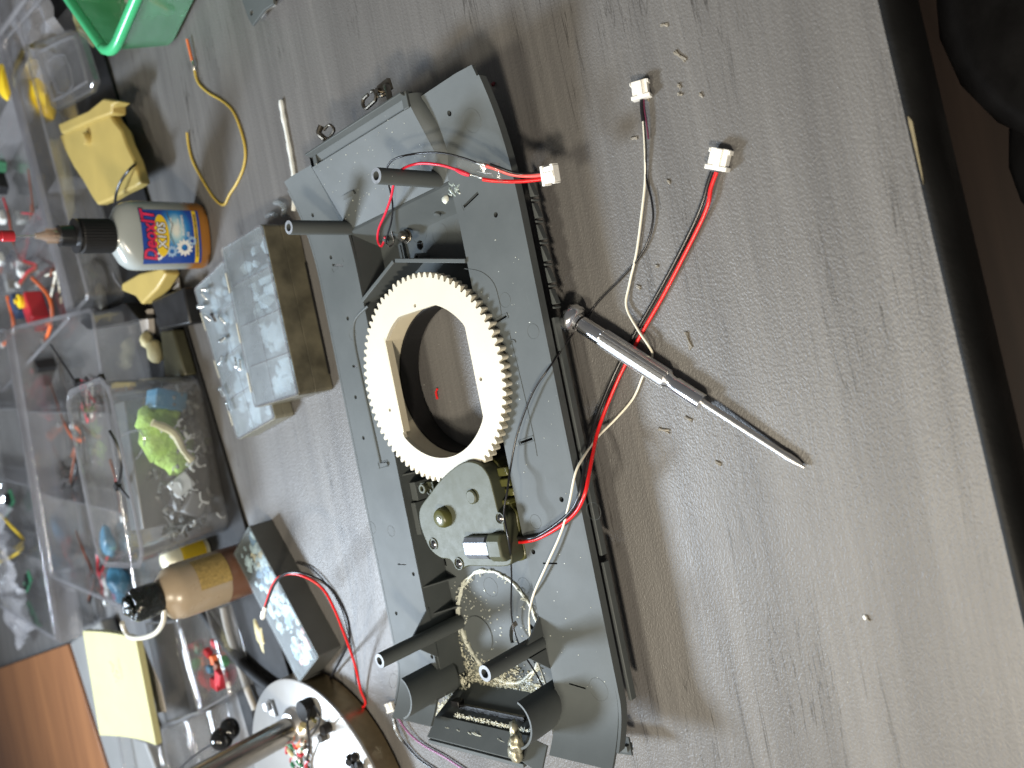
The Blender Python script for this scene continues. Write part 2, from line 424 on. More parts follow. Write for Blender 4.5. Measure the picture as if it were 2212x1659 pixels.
# chair in the dark beyond the desk edge
t = thing('chair', 'black padded chair in the dark below the desk edge', 'chair', (.19, .00, -.75))
bm = newbm(); blob(bm, (.19, .012, -.34), .125, 1.0, 1.0, .40, .06, 3)
obj('seat', bm, M_BLACK, t)
bm = newbm(); blob(bm, (.085, .030, -.36), .090, 1.0, 1.0, .40, .08, 3, seed=2)
obj('armrest', bm, M_BLACKM, t)
bm = newbm(); lathe(bm, [(.03, -.75), (.03, -.38)], Matrix.Translation((.19, .01, 0)), 20)
for i in range(5):
    a = 2*pi*i/5; box(bm, 0, .16, -.02, .02, -.72, -.69, Matrix.Translation((.19, .01, 0)) @ Matrix.Rotation(a, 4, 'Z'))
obj('base', bm, M_BLACK, t)

# ================================================================== HULL
hull = thing('hull_shell', 'upturned grey plastic hull shell of a model tank lying lengthwise on the desk', 'model hull', (0, .36, 0))
FZ = .027; YI0, YI1, YO0, YO1 = .311, .411, .2665, .4525
XF = .119
def fz(x):
    z = 0
    if x > .085: z += .0135 * ((x-.085)/.079)**2.6
    if x < -.172: z += .0135 * ((-.172-x)/.030)**1.7
    return z
def sideP(pts, mir): return [(x, 2*.361-y) if mir else (x, y) for x, y in pts]
def fender(mir):
    bm = newbm()
    yo = YO0 if not mir else 2*.361-YO1 + 0.0
    y_o = yo
    outer = [(-.203, y_o+.001), (-.150, y_o), (.150, y_o), (.1635, y_o), (.1640, y_o+.012), (.1635, YI0-.004), (.152, YI0-.0015), (.135, YI0), (-.158, YI0), (-.158, YI0-.001), (-.203, YI0-.0005)]
    holes = []
    if not mir:
        for (px, py) in ((985, 247), (1071, 464), (1213, 1079), (1152, 1192)):
            p = at(px, py, FZ + (.003 if py < 300 else 0)); holes.append(circ(p.x, p.y, .0015, 12))
        for (px, py, l, w_, a) in ((1018, 432, .0135, .0018, 1.85), (1188, 1217, .0105, .0009, 1.57), (1247, 1482, .0115, .0009, 1.45), (1137, 952, .0095, .0014, 1.72), (1081, 690, .010, .0014, 1.76)):
            p = at(px, py, FZ); holes.append(slot(p.x, p.y, l, w_, a))
    else:
        for (px, py) in ((688, 465), (716, 556), (751, 688), (768, 858), (785, 946), (893, 1240), (856, 1325), (933, 1419)):
            p = at(px, py, FZ); holes.append(circ(p.x, 2*.361-p.y, .0014, 12))
        for (px, py, l, w_, a) in ((730, 573, .012, .0016, -1.85), (868, 1219, .009, .0009, -1.57), (828, 1003, .0085, .0022, -1.65), (768, 791, .007, .0016, -1.7)):
            p = at(px, py, FZ); holes.append(slot(p.x, 2*.361-p.y, l, w_, -a))
    plate(bm, outer, holes, FZ-.002, FZ)
    # pin marks
    for (px, py, r) in (((1031, 262, .0060), (1282, 1104, .0046), (1157, 1127, .0040), (1293, 1489, .0062), (1091, 648, .004), (1152, 716, .004), (1194, 1512, .004)) if not mir else ((803, 1140, .0042), (845, 1147, .0036), (856, 1467, .0044), (762, 722, .004))):
        p = at(px, py, FZ + (.0016 if (py < 300 and not mir) else 0)); y = p.y if not mir else 2*.361-p.y
        ringflat(bm, p.x, y, FZ, r)
    # outer skirt, folded down
    box(bm, -.196, .158, y_o-.0016, y_o+.0002, FZ-.0052, FZ+.0001)
    for i in range(14):
        x = .090 + i*.0058
        bmesh.ops.bisect_plane(bm, geom=bm.verts[:]+bm.edges[:]+bm.faces[:], plane_co=(x, 0, 0), plane_no=(1, 0, 0))
    for i in range(9):
        x = -.173 - i*.0033
        bmesh.ops.bisect_plane(bm, geom=bm.verts[:]+bm.edges[:]+bm.faces[:], plane_co=(x, 0, 0), plane_no=(1, 0, 0))
    for v in bm.verts:
        v.co.z += fz(v.co.x)
        if mir: v.co.y = 2*.361 - v.co.y
    return bm
for mir in (False, True):
    obj('fender', fender(mir), M_HULL, hull, angle=28, label='fender on the far side of the hull' if mir else 'wide fender nearest the desk edge')
for (px, py, l, w_, a) in ((1018, 432, .0155, .0036, 1.85), (1137, 952, .0115, .0028, 1.72), (1081, 690, .012, .0028, 1.76), (730, 573, .014, .0032, 1.85), (828, 1003, .0105, .0040, 1.65)):
    p = at(px, py, FZ); c_ = slot(p.x, p.y, l, w_, a)
    bm = newbm()
    for i in range(4): q0_, q1_ = c_[i], c_[(i+1) % 4]; tube(bm, [(q0_[0], q0_[1], FZ+.0001), (q1_[0], q1_[1], FZ+.0001)], .00028, 6)
    obj('slot_frame', bm, M_HULL, hull)
bm = newbm()
q0_ = at(1050, 585, FZ)
tube(bm, PX([(1003, 580, FZ+.0001), (1040, 588, FZ+.0001), (1066, 612, FZ+.0001), (1078, 650, FZ+.0001), (1083, 684, FZ+.0001)]), .00022, 6)
tube(bm, PX([(1100, 720, FZ+.0001), (1120, 800, FZ+.0001), (1150, 930, FZ+.0001), (1160, 985, FZ+.0001)]), .00018, 6)
obj('mould_line', bm, M_HULL, hull)
# floor with the turret hole and grille cut-outs
bm = newbm()
FL = .004
fl = [(-.190, YI0), (.108, YI0), (.108, YI1), (-.190, YI1)]
hl = [circ(.0110, .356, .0468, 64)]
gc = at(1135, 1385, FL)
def arc(cx, cy, r0, r1, a0, a1, n=10):
    return [(cx+r1*cos(a0+(a1-a0)*i/n), cy+r1*sin(a0+(a1-a0)*i/n)) for i in range(n+1)] + [(cx+r0*cos(a1-(a1-a0)*i/n), cy+r0*sin(a1-(a1-a0)*i/n)) for i in range(n+1)]
hl.append(arc(gc.x, gc.y, .0105, .0135, radians(20), radians(100)))
hl.append(arc(gc.x, gc.y, .0105, .0135, radians(115), radians(165)))
hl.append(arc(gc.x, gc.y, .0105, .0140, radians(195), radians(260)))
hl.append(arc(gc.x, gc.y, .0105, .0135, radians(285), radians(335)))
p = at(957, 1214, FL); hl.append(slot(p.x, p.y, .005, .006, 0))
p = at(867, 575, FL); hl.append(circ(.098, .372, .0032, 10))
plate(bm, fl, hl, .0018, FL)
for (px, py, r) in ((860, 510, .0075), (905, 500, .0075), (1060, 1268, .0062), (1040, 1380, .0080), (1132, 1265, .0050)):
    p = at(px, py, FL)
    if YI0+r < p.y < YI1-r: ringflat(bm, p.x, p.y, FL, r)
ringflat(bm, .0995, .352, FL, .0068); ringflat(bm, .098, .332, FL, .0062)
p = at(1035, 1370, FL); lathe(bm, [(.0125, FL), (.0122, FL+.0006), (.0002, FL+.0006)], Matrix.Translation((p.x, p.y, 0)), 40)
obj('deck', bm, M_HULL, hull)
# inner side walls
bm = newbm()
for y0, y1 in ((YI0-.0018, YI0-.0001), (YI1+.0001, YI1+.0018)):
    box(bm, -.190, .118, y0, y1, .0018, FZ-.0021)
obj('side_wall', bm, M_HULL, hull)
# ribs on the walls
bm = newbm()
for (x, side, l, zt) in ((-.118, 1, .009, .026), (-.137, 1, .008, .022), (-.128, 0, .010, .020), (-.046, 0, .010, .024), (-.044, 1, .012, .024)):
    M = Matrix.Translation((x, YI1-.0001 if side else YI0+.0001, 0))
    s = -1 if side else 1
    v = [bm.verts.new(q) for q in ((-.0005, 0, FL), (-.0005, s*l, FL), (-.0005, 0, zt), (.0005, 0, FL), (.0005, s*l, FL), (.0005, 0, zt))]
    for f in ((0, 1, 2), (3, 5, 4), (0, 3, 4, 1), (1, 4, 5, 2), (2, 5, 3, 0)): bm.faces.new([v[i] for i in f])
    bmesh.ops.transform(bm, matrix=M, verts=v)
box(bm, -.062, -.050, YI1-.006, YI1-.0002, FL, .020)
box(bm, -.084, -.063, YI1-.0045, YI1-.0002, FL, .022)
pieces('rib', bm, M_HULL, hull, bevel=.0002)
# front bulkhead step, glacis, its side gussets
bm = newbm()
def quadbox(bm, a, b, c, d, th):
    a, b, c, d = [Vector(q) for q in (a, b, c, d)]
    nrm = (b-a).cross(d-a).normalized()*th
    v = [bm.verts.new(q) for q in (a, b, c, d, a-nrm, b-nrm, c-nrm, d-nrm)]
    for f in ((0, 1, 2, 3), (7, 6, 5, 4), (0, 4, 5, 1), (1, 5, 6, 2), (2, 6, 7, 3), (3, 7, 4, 0)): bm.faces.new([v[i] for i in f])
quadbox(bm, (.1085, YI0, .0018), (.1085, YI1, .0018), (.1185, YI1, FZ), (.1185, YI0, FZ), .002)
obj('bulkhead', bm, M_HULL, hull)
bm = newbm()
GX0, GZ0, GX1, GZ1 = .1186, FZ, .1590, .0457
quadbox(bm, (GX0, YI0, GZ0), (GX0, YI1, GZ0), (GX1, YI1, GZ1), (GX1, YI0, GZ1), -.002)
# gutter and raised lip across the nose
def gl(x, dz=0): return GZ0 + (x-GX0)*(GZ1-GZ0)/(GX1-GX0) + dz
quadbox(bm, (GX1+.0001, YI0+.004, GZ1-.0035), (GX1+.0001, YI1-.003, GZ1-.0035), (GX1+.0070, YI1-.003, GZ1-.0008), (GX1+.0070, YI0+.004, GZ1-.0008), -.0015)
quadbox(bm, (GX1+.0070, YI0+.002, GZ1-.0008), (GX1+.0070, YI1-.001, GZ1-.0008), (GX1+.0084, YI1-.001, GZ1+.0034), (GX1+.0084, YI0+.002, GZ1+.0034), .0014)
quadbox(bm, (GX1+.0070, YI0+.002, GZ1-.002), (GX1+.0070, YI1-.001, GZ1-.002), (GX1-.020, YI1-.001, .004), (GX1-.020, YI0+.002, .004), .0012)
box(bm, GX1-.0015, GX1+.0085, YI1-.006, YI1-.0022, GZ1-.004, GZ1-.0005)
box(bm, GX1-.0005, GX1+.0088, YI0+.0005, YI0+.0050, GZ1-.004, GZ1+.0010)
obj('glacis', bm, M_HULL, hull, bevel=.0003)
bm = newbm()
for sg in (-1, 1):
    yc_ = .361; n = 20; rows = []
    for i in range(n+1):
        u = i/n; x = .1188 + (GX1+.0068-.1188)*u
        off = .0068*min(1, u/.28)**.6 - .0035*max(0, u-.62)/.38
        yt = YI0-.0001; yb = YI0 - off
        zt = min(gl(x), gl(GX1)); zb = FZ+fz(min(x, .160))-.0012
        col = []
        for k in range(7):
            v_ = k/6; bul = .0012*sin(pi*v_)*min(1, u*3)
            y = yt+(yb-yt)*v_ - bul; z = zt+(zb-zt)*v_
            col.append(bm.verts.new((x, y if sg < 0 else 2*yc_-y, z)))
        rows.append(col)
    for i in range(n):
        for k in range(6): bm.faces.new((rows[i][k], rows[i+1][k], rows[i+1][k+1], rows[i][k+1]))
    q_ = [bm.verts.new((GX1+.0068, (YI0+.012) if sg < 0 else 2*yc_-(YI0+.012), z)) for z in (gl(GX1)-.002, .018)]
    lo_ = bm.verts.new((GX1+.0068, (YI0-.004) if sg < 0 else 2*yc_-(YI0-.004), .018))
    bm.faces.new([q_[0]]+rows[n]+[lo_, q_[1]])
pieces('glacis_gusset', bm, M_HULL, hull)
# pads and recesses on glacis / bulkhead
bm = newbm()
def glpad(x0, x1, y0, y1, h):
    quadbox(bm, (x0, y0, gl(x0)+h), (x0, y1, gl(x0)+h), (x1, y1, gl(x1)+h), (x1, y0, gl(x1)+h), .0012)
glpad(.1345, .1370, .386, .398, .0008)
for (y, x) in ((.343, .1135), (.395, .1120)):
    lathe(bm, [(.0022, 0), (.0022, .003), (.0012, .0032)], frame((x-.0025, y, .0105), 0, 0, radians(-60)), 14)
for (y0, y1) in ((.352, .3555), (.3595, .3630)):
    quadbox(bm, (.1100, y0, .008), (.1100, y1, .008), (.1175, y1, .0255), (.1175, y0, .0255), -.0008)
quadbox(bm, (.1098, .352, .007), (.1098, .363, .007), (.1106, .363, .009), (.1106, .352, .009), -.0012)
for (x, y) in ((.0890, .368), (.0885, .398)):
    lathe(bm, [(.0030, FL), (.0028, .0125), (.0013, .0125), (.0013, .006)], Matrix.Translation((x, y, 0)), 18)
box(bm, .086, .1035, .386, .3905, FL, .0065); box(bm, .0875, .102, .3875, .389, .0065, .0072)
pieces('boss', bm, M_HULL, hull, bevel=.0001)
bm = newbm()
p = at(882, 497, .012); lathe(bm, [(.0034, .006), (.0034, .0115), (.002, .013)], frame((.1045, .3745, .004), 0, 0, 0), 18)
tube(bm, [(.1045+.004*cos(a), .3745+.004*sin(a), .0115) for a in [i*.5 for i in range(13)]], .0006)
obj('lamp_mount', bm, M_DSTEEL, hull)
# V bulkhead in front of the turret ring
bm = newbm()
for (x0, y0, x1, y1) in ((.0705, YI1-.0002, .0870, .3715), (.0870, .3705, .0715, YI0+.0002)):
    d = Vector((x1-x0, y1-y0, 0)); nn = Vector((-d.y, d.x, 0)).normalized()*.0012
    quadbox(bm, (x0, y0, FL), (x1, y1, FL), (x1, y1, .0285), (x0, y0, .0285), .0024)
pieces('bulkhead', bm, M_HULL, hull, bevel=.0003)
# turret ring wall under the gear
bm = newbm(); n = 64
rr = [(.0458, .0018), (.0452, .0172), (.0468, .0172), (.0468, .0018)]
lathe(bm, rr, Matrix.Translation((.0110, .356, 0)), 64, caps=False)
obj('ring_wall', bm, M_BLACKM, hull)
# ridge line along the far fender and small raised bar
bm = newbm()
tube(bm, PX([(795, 661, .0272), (768, 690, .0272), (765, 730, .0272), (778, 800, .0272), (800, 900, .0272), (822, 1000, .0272)]), .0009, 8)
p = at(830, 1003, .0275); box(bm, -.001, .001, -.004, .004, 0, .0012, frame((p.x, p.y, .0270), 0))
for (px, py) in ((1108, 742),):
    p = at(px, py, .0272); tube(bm, [(p.x+.002*cos(a), p.y+.002*sin(a), .0272) for a in [-1.5+i*.4 for i in range(9)]], .0003, 6)
pieces('ridge', bm, M_HULL, hull)
# four tall screw posts
for (x, y, r, z0, fins) in ((.1220, .3205, .0044, .020, 0), (.1200, .4105, .0044, .020, 0), (-.1455, .3145, .0046, FL, 1), (-.1480, .4075, .0046, FL, 1)):
    bm = newbm()
    lathe(bm, [(r*1.06, z0), (r, .070), (r*.96, .0712), (r*.52, .0712), (r*.45, .060), (r*.1, .060)], Matrix.Translation((x, y, 0)), 32)
    if fins:
        s = 1 if y < .36 else -1
        yy = y - s*.0035
        for dx in (-1, 1):
            v = [bm.verts.new(q) for q in ((x+dx*r*.8, yy-.0006, FZ-.002), (x+dx*.0165, yy-.0006, FZ-.002), (x+dx*r*.8, yy-.0006, .041), (x+dx*r*.8, yy+.0006, FZ-.002), (x+dx*.0165, yy+.0006, FZ-.002), (x+dx*r*.8, yy+.0006, .041))]
            for f in ((0, 1, 2), (3, 5, 4), (0, 3, 4, 1), (1, 4, 5, 2), (2, 5, 3, 0)): bm.faces.new([v[i] for i in f])
    po = obj('screw_post', bm, M_HULL, hull)
    bm = newbm(); lathe(bm, [(r*.95, .07125), (r*.55, .07135), (r*.46, .0650)], Matrix.Translation((x, y, 0)), 28, caps=False); obj('worn_tip', bm, M_WORN, po)
# rear: half-pipe shells
for (cx, cy, rad, zt) in ((-.1815, .3185, .0125, .0560), (-.1805, .4210, .0125, .0555)):
    bm = newbm(); n = 16
    ring = []
    for i in range(n+1):
        a = radians(195 + 150*i/n)
        ring.append((cos(a), sin(a)))
    vs = []
    for (r_, z_) in ((rad, FL+.010), (rad, zt), (rad-.0012, zt), (rad-.0012, FL+.010)):
        vs.append([bm.verts.new((cx+c*r_*1.02, cy+s*r_, z_ - (.004*(i/n) if z_ > .03 else 0))) for i, (c, s) in enumerate(ring)])
    for a, b in ((0, 1), (1, 2), (2, 3), (3, 0)):
        for i in range(n): bm.faces.new((vs[a][i], vs[a][i+1], vs[b][i+1], vs[b][i]))
    for e_ in (0, n): bm.faces.new([vs[k][e_] for k in range(4)])
    pieces('half_pipe', bm, M_HULL, hull, angle=50)
# rear plate, sloping up from the deck to the tail, and tail flanges
bm = newbm()
quadbox(bm, (-.1900, .416, FL), (-.1900, .338, FL), (-.2045, .334, .0300), (-.2045, .420, .0300), .0015)
quadbox(bm, (-.2020, YI1+.006, .0300), (-.2020, .331, .0300), (-.2115, .331, .0405), (-.2115, YI1+.006, .0405), .0016)
box(bm, -.2140, -.2118, .332, YI1+.005, .0370, .0420)
box(bm, -.2155, -.2130, .345, .349, .0360, .0400); box(bm, -.2155, -.2130, .407, .411, .0360, .0400)
quadbox(bm, (-.2000, .3325, .0330), (-.2030, .3180, .0330), (-.2150, .3180, .0420), (-.2115, .3325, .0405), .0014)
obj('rear_plate', bm, M_HULL, hull, bevel=.0002)
bm = newbm()
quadbox(bm, (-.2025, .322, .012), (-.2010, .276, .012), (-.2080, .272, .017), (-.2120, .322, .017), .0012)
box(bm, -.2075, -.2035, .275, .279, .0122, .0175)
for x_, y_ in ((-.199, .318),): box(bm, x_-.004, x_+.003, y_-.004, y_+.002, .018, .026)
obj('tail_flap', bm, M_HULL, hull, bevel=.0002)
bm = newbm()
box(bm, -.2025, -.1955, .345, .404, .0205, .0225); box(bm, -.1975, -.1935, .402, .409, .018, .0235)
obj('recess_shade', bm, M_BLACK, hull, bevel=.0003)  # black bars stand in for the shade inside the rear recess
# moulded side detail under the near fender: stowed track links and skirt strips
for i in range(6):
    f0 = i/5
    bm = newbm(); x = .099 - .0116*i; 
    prism(bm, [(-.0042, -.0024), (-.0042, .0006), (.0042, .0006), (.0040, -.0004)], -.0020, .0020, frame((x, YO0-.0028, .0160)))
    lathe(bm, [(.0007, -.003), (.0007, .003)], frame((x-.0058, YO0-.0026, .0150)), 8)
    obj('track_link', bm, M_HULL, hull, bevel=.0004)
for (x0, x1) in ((-.098, .030), (-.176, -.1015)):
    bm = newbm(); box(bm, x0, x1, YO0-.0030, YO0-.0010, .0150, .0195)
    obj('skirt_strip', bm, M_HULL, hull, bevel=.0003)
# tow shackles at the nose
bm = newbm()
p = at(806, 206, .034)
def link_loop(c, L, W, r, M):
    pts = []
    for i in range(25):
        a = 2*pi*i/24; pts.append(M @ Vector((cos(a)*W + 0, sin(a)*W + (L if sin(a) > 0 else -L if sin(a) < 0 else 0), 0)))
    tube(bm, pts, r, 8, 3)
link_loop(0, .0035, .0032, .0011, frame((p.x-.001, p.y+.004, .034), .12))
prism(bm, [(-.003, -.007), (.0036, -.006), (.0030, .0045), (-.0026, .004)], -.001, .0012, frame((p.x+.0005, p.y-.0095, .033)))
lathe(bm, [(.0016, 0), (.0016, .003)], frame((p.x, p.y-.0065, .0335)), 12)
tube(bm, [(p.x-.002, p.y-.004, .0335), (p.x-.0035, p.y-.008, .0345), (p.x-.0030, p.y-.011, .032)], .0011, 8)
tube(bm, [(GX1+.004, p.y-.022, .0415), (p.x-.004, p.y-.017, .0370), (p.x+.0005, p.y-.012, .0335)], .0019, 10)
obj('tow_shackle', bm, M_DSTEEL, hull)
bm = newbm(); p = at(702, 287, .030)
tube(bm, [(p.x+.005, p.y+.001, .031), (p.x+.001, p.y+.0035, .032), (p.x-.003, p.y+.002, .030)], .0019, 10)
tube(bm, [(p.x+.002, p.y+.0005, .030), (p.x+.0035, p.y-.005, .029), (p.x-.0005, p.y-.0075, .028), (p.x-.003, p.y-.002, .028)], .0009, 8)
lathe(bm, [(.0022, 0), (.0022, .003)], frame((p.x-.0045, p.y+.0008, .027)), 14)
tube(bm, [(GX1+.004, p.y-.006, .0400), (p.x-.008, p.y-.002, .0330), (p.x-.0045, p.y+.0008, .0285)], .0018, 10)
obj('tow_shackle', bm, M_DSTEEL, hull)
# melted plastic spot and glue dab near the front corner
bm = newbm()
for i in range(16):
    px = 985+random.uniform(-12, 12); py = 408+random.uniform(-12, 16); q = at(px, py, FZ)
    a = random.uniform(0, 3.1); tube(bm, [(q.x-.0014*cos(a), q.y-.0014*sin(a), FZ+.0003), (q.x, q.y, FZ+.0009), (q.x+.0014*cos(a), q.y+.0014*sin(a), FZ+.0003)], .0006, 6, 3)
obj('melted_spot', bm, plastic('melted', (.23, .27, .25), .2, .2, 300, .4), hull)
bm = newbm(); q = at(961, 430, .022); blob(bm, (q.x, q.y, .0215), .0026, 1, 1, .5, .3); obj('glue_dab', bm, M_GLUEC, hull)

# glue ring, crusty glue ridge and crumbs
gcx, gcy, grr = -.1490, .3715, .0358
bm = newbm()
for pas in range(3):
    pts = []
    for i in range(61):
        a = 2*pi*i/60
        if pas == 2 and not (.15 < (i/60) < .5): continue
        rr_ = grr + noise.noise(Vector((cos(a)*3, sin(a)*3, pas*5)))*.0016 + pas*.0005
        pts.append((gcx+rr_*cos(a), gcy+rr_*sin(a)*.98, FL+.0004+.0005*abs(noise.noise(Vector((a*4, pas, 0))))))
    tube(bm, pts, .0009, 6, 2, rad=lambda t, pas=pas: .0007+.0006*abs(noise.noise(Vector((t*30, pas*7, 1)))), jitter=.3)
for i in range(40):
    a = random.uniform(0, 2*pi); q = Vector((gcx+grr*cos(a), gcy+grr*sin(a), FL+.0006)); b = a+random.uniform(-1, 1)+pi/2
    tube(bm, [q, q+Vector((.0022*cos(b), .0022*sin(b), .0010)), q+Vector((.0040*cos(b+.4), .0040*sin(b+.4), .0003))], .0003, 5, 3)
obj('glue_ring', bm, M_GLUEC, hull)
bm = newbm()
def crust(px0, py0, px1, py1, n, w_, zz, s0, s1):
    for i in range(n):
        t_ = random.random(); px = px0+(px1-px0)*t_+random.gauss(0, w_); py = py0+(py1-py0)*t_+random.gauss(0, w_)
        q = at(px, py, zz); r = random.uniform(s0, s1)
        blob(bm, (q.x, q.y, zz+r*.3), r, random.uniform(.7, 1.6), random.uniform(.7, 1.6), random.uniform(.3, .9), .8, 1, 2.5, seed=random.random()*50)
crust(985, 1487, 1165, 1500, 900, 9, .0044, .0002, .0007)
crust(1000, 1480, 1090, 1492, 300, 12, .0050, .0003, .0009)
crust(975, 1390, 1010, 1470, 420, 12, .0046, .0002, .0008)
crust(1000, 1470, 950, 1545, 600, 8, .010, .0003, .0009)
crust(985, 1545, 1145, 1580, 420, 2.5, .029, .0002, .0005)
crust(1020, 1440, 1130, 1480, 260, 12, .0044, .0002, .0006)
for i in range(150):
    px = random.uniform(985, 1175); py = random.gauss(1488, 9) if i % 2 else random.uniform(1440, 1495)
    q = at(px, py, FL+.0004); a = random.gauss(0, .6)+pi/2; L_ = random.uniform(.001, .005)
    tube(bm, [q, q+Vector((L_*.2*cos(a), L_*.5, .0006*random.random())), q+Vector((random.uniform(-.001, .001), L_, 0))], random.uniform(.0002, .0007), 5, 3, jitter=.5)
obj('glue_crust', bm, M_GLUE, hull, angle=60)
bm = newbm()
for i in range(70):
    y0 = random.uniform(.338, .405); q = Vector((-.2070+random.gauss(0, .0012), y0, .0357)); L_ = random.uniform(.003, .012)
    tube(bm, [q, q+Vector((random.uniform(-.001, .001), L_*.5, .0001)), q+Vector((random.uniform(-.002, .002), L_, 0))], random.uniform(.0001, .0003), 5, 3, jitter=.5)
obj('glue_smear', bm, M_GLUEC, hull)
bm = newbm()
for i in range(90):
    if i % 3: px, py = random.uniform(1000, 1172), random.gauss(1474, 16)
    else: px, py = random.gauss(1000, 10), random.uniform(1370, 1480)
    q = at(px, py, FL+.0002); r = random.uniform(.0010, .0032)
    if q.x < -.1890 or q.y > YI1-.002 or q.y < YI0+.002: continue
    blob(bm, (q.x, q.y, FL), r, random.uniform(.5, 1.2), random.uniform(.7, 1.9), .16, .8, 2, 2.4, seed=i*1.7)
obj('glue_film', bm, plastic('glassy_glue', (.17, .18, .15), .22, .35, 300, .5, bs=900, bd=.0006), hull, angle=60)
bm = newbm()
for i in range(460):
    r_ = random.random()
    if r_ < .45: px, py = random.gauss(1000, 32), random.uniform(1250, 1480)
    elif r_ < .75: px, py = random.uniform(925, 960), random.uniform(1180, 1500)
    else: px, py = random.uniform(985, 1180), random.uniform(1300, 1480)
    q = at(px, py, FL+.0004)
    if not (-.19 < q.x < .1 and YI0+.001 < q.y < YI1-.001): continue
    r = random.uniform(.00015, .0006); blob(bm, (q.x, q.y, FL+r*.5), r, 1, random.uniform(.6, 1.8), .6, .5, 1, 2, seed=i)
for i in range(120):     # crumbs on the fenders and glacis
    if random.random() < .5: x, y = random.uniform(-.17, .08), random.uniform(YO0+.004, YI0-.004); z = FZ
    else: x, y = random.uniform(.122, .16), random.uniform(YI0+.003, YI1-.003); z = gl(x, 0)
    r = random.uniform(.00012, .00030); blob(bm, (x, y, z+r*.5), r, 1, random.uniform(.7, 2.2), .6, .4, 1, 2, seed=i)
o = obj('crumbs', bm, M_GLUEC, hull); o['kind'] = 'stuff'
bm = newbm(); q = at(1110, 1616, .044)
blob(bm, (q.x-.004, q.y+.001, .0425), .0050, 1.0, .9, .8, .35, 3, 1.6, seed=3); blob(bm, (q.x+.003, q.y-.002, .043), .0046, 1.2, .8, .8, .5, 3, 2, seed=9)
blob(bm, (q.x+.009, q.y+.000, .041), .0042, 1.4, .7, .7, .5, 2, 2, seed=5); blob(bm, (q.x-.001, q.y+.003, .0405), .005, 1.3, 1.0, .5, .4, 2, 2, seed=6)
obj('putty_lump', bm, M_PUTTY, hull, angle=80)

# ================================================================== RING GEAR
GC = Vector((.0129, .3571, .032)); GR = .0630
gear = thing('ring_gear', 'large cream ring gear lying in the middle of the grey hull', 'gear', (GC.x, GC.y, .02))
NT = 78
outer = []
TA = radians(158)    # index tooth direction (fat tooth)
for i in range(NT):
    a0 = 2*pi*i/NT
    da = abs((a0 - radians(21.5) + pi) % (2*pi) - pi)
    if da < 2*pi/NT*1.1:
        for f_, r_ in ((-.48, .0588), (-.2, .0615), (.1, .0625), (.48, .0600)):
            outer.append((r_*cos(a0+f_*2*pi/NT), r_*sin(a0+f_*2*pi/NT)))
        continue
    for f_, r_ in ((-.5, .0600), (-.37, .0602), (-.28, .0617), (-.17, .0628), (0, .0631), (.17, .0628), (.28, .0617), (.37, .0602)):
        outer.append((r_*cos(a0+f_*2*pi/NT), r_*sin(a0+f_*2*pi/NT)))
outer = [(GC.x+x, GC.y+y) for x, y in outer]
hole = []
R_ = .0462; cxh, cyh = .0110, .3560
for i in range(96):
    a = 2*pi*i/96; x = cxh+R_*cos(a); y = cyh+R_*sin(a)
    y = max(y, .3180); x = min(x, .0540)
    y = min(y, .3915)
    hole.append((x, y))
hs = [circ(.0572, .3562, .0011, 10), circ(.0061, .3138, .0011, 10), circ(-.0008, .4000, .0011, 10)]
# merge coincident consecutive points
h2 = [hole[0]]
for q in hole[1:]:
    if hypot(q[0]-h2[-1][0], q[1]-h2[-1][1]) > .0004: h2.append(q)
if hypot(h2[0][0]-h2[-1][0], h2[0][1]-h2[-1][1]) < .0004: h2.pop()
bm = newbm(); plate(bm, outer, [h2]+hs, .0292, .0320)
plate(bm, [(GC.x+(x-GC.x)*.9995, GC.y+(y-GC.y)*.9995) for x, y in outer], [circ(GC.x, GC.y, .0560, 60)], .0262, .02915)
obj('toothed_plate', bm, M_GEAR, gear, smooth=False, bevel=.00018, seg=1)
bm = newbm()
lathe(bm, [(.0462, .0175), (.0462, .0290), (.0480, .0290), (.0480, .0175), (.0462, .0175)], Matrix.Translation((cxh, cyh, 0)), 96, caps=False)
obj('hub_wall', bm, M_HUB, gear)
bm = newbm(); box(bm, -.0160, .0440, .3902, .3914, .0270, .03215)
obj('stop_bar', bm, M_HUB, gear)

# ================================================================== GEARBOX
gb = thing('gear_motor', 'olive geared motor unit bolted beside the cream ring gear', 'gearbox', (-.075, .345, 0))
GT = .0350
gp = [(-.0630, .3850), (-.0555, .3740), (-.0480, .3620), (-.0415, .3480), (-.0388, .3400), (-.0385, .3330), (-.0410, .3255), (-.0465, .3205), (-.0530, .3188), (-.0660, .3200), (-.0690, .3180), (-.0720, .3160), (-.0790, .3165), (-.0850, .3150), (-.0950, .3150), (-.0995, .3190), (-.1005, .3290), (-.1010, .3560), (-.1040, .3620), (-.1020, .3665), (-.0970, .3670), (-.0962, .3740), (-.0910, .3800), (-.0900, .3850), (-.0860, .3880), (-.0800, .3860), (-.0730, .3880), (-.0670, .3880)]
def smooth_closed(P, k=4):
    n = len(P); out = []
    for i in range(n):
        p0, p1, p2, p3 = [Vector(P[(i+j-1) % n]) for j in range(4)]
        for j in range(k):
            t = j/k; out.append(tuple(.5*((2*p1)+(-p0+p2)*t+(2*p0-5*p1+4*p2-p3)*t*t+(-p0+3*p1-3*p2+p3)*t**3)))
    return out
gp = smooth_closed([(-.0640, .3860), (-.0560, .3745), (-.0480, .3620), (-.0415, .3480), (-.0385, .3360), (-.0410, .3255), (-.0480, .3200), (-.0590, .3188), (-.0680, .3182), (-.0720, .3155), (-.0800, .3160), (-.0900, .3150), (-.0965, .3155), (-.0995, .3200), (-.1000, .3350), (-.1000, .3520), (-.1020, .3590), (-.1000, .3640), (-.0962, .3680), (-.0952, .3760), (-.0900, .3840), (-.0800, .3880), (-.0720, .3890)])
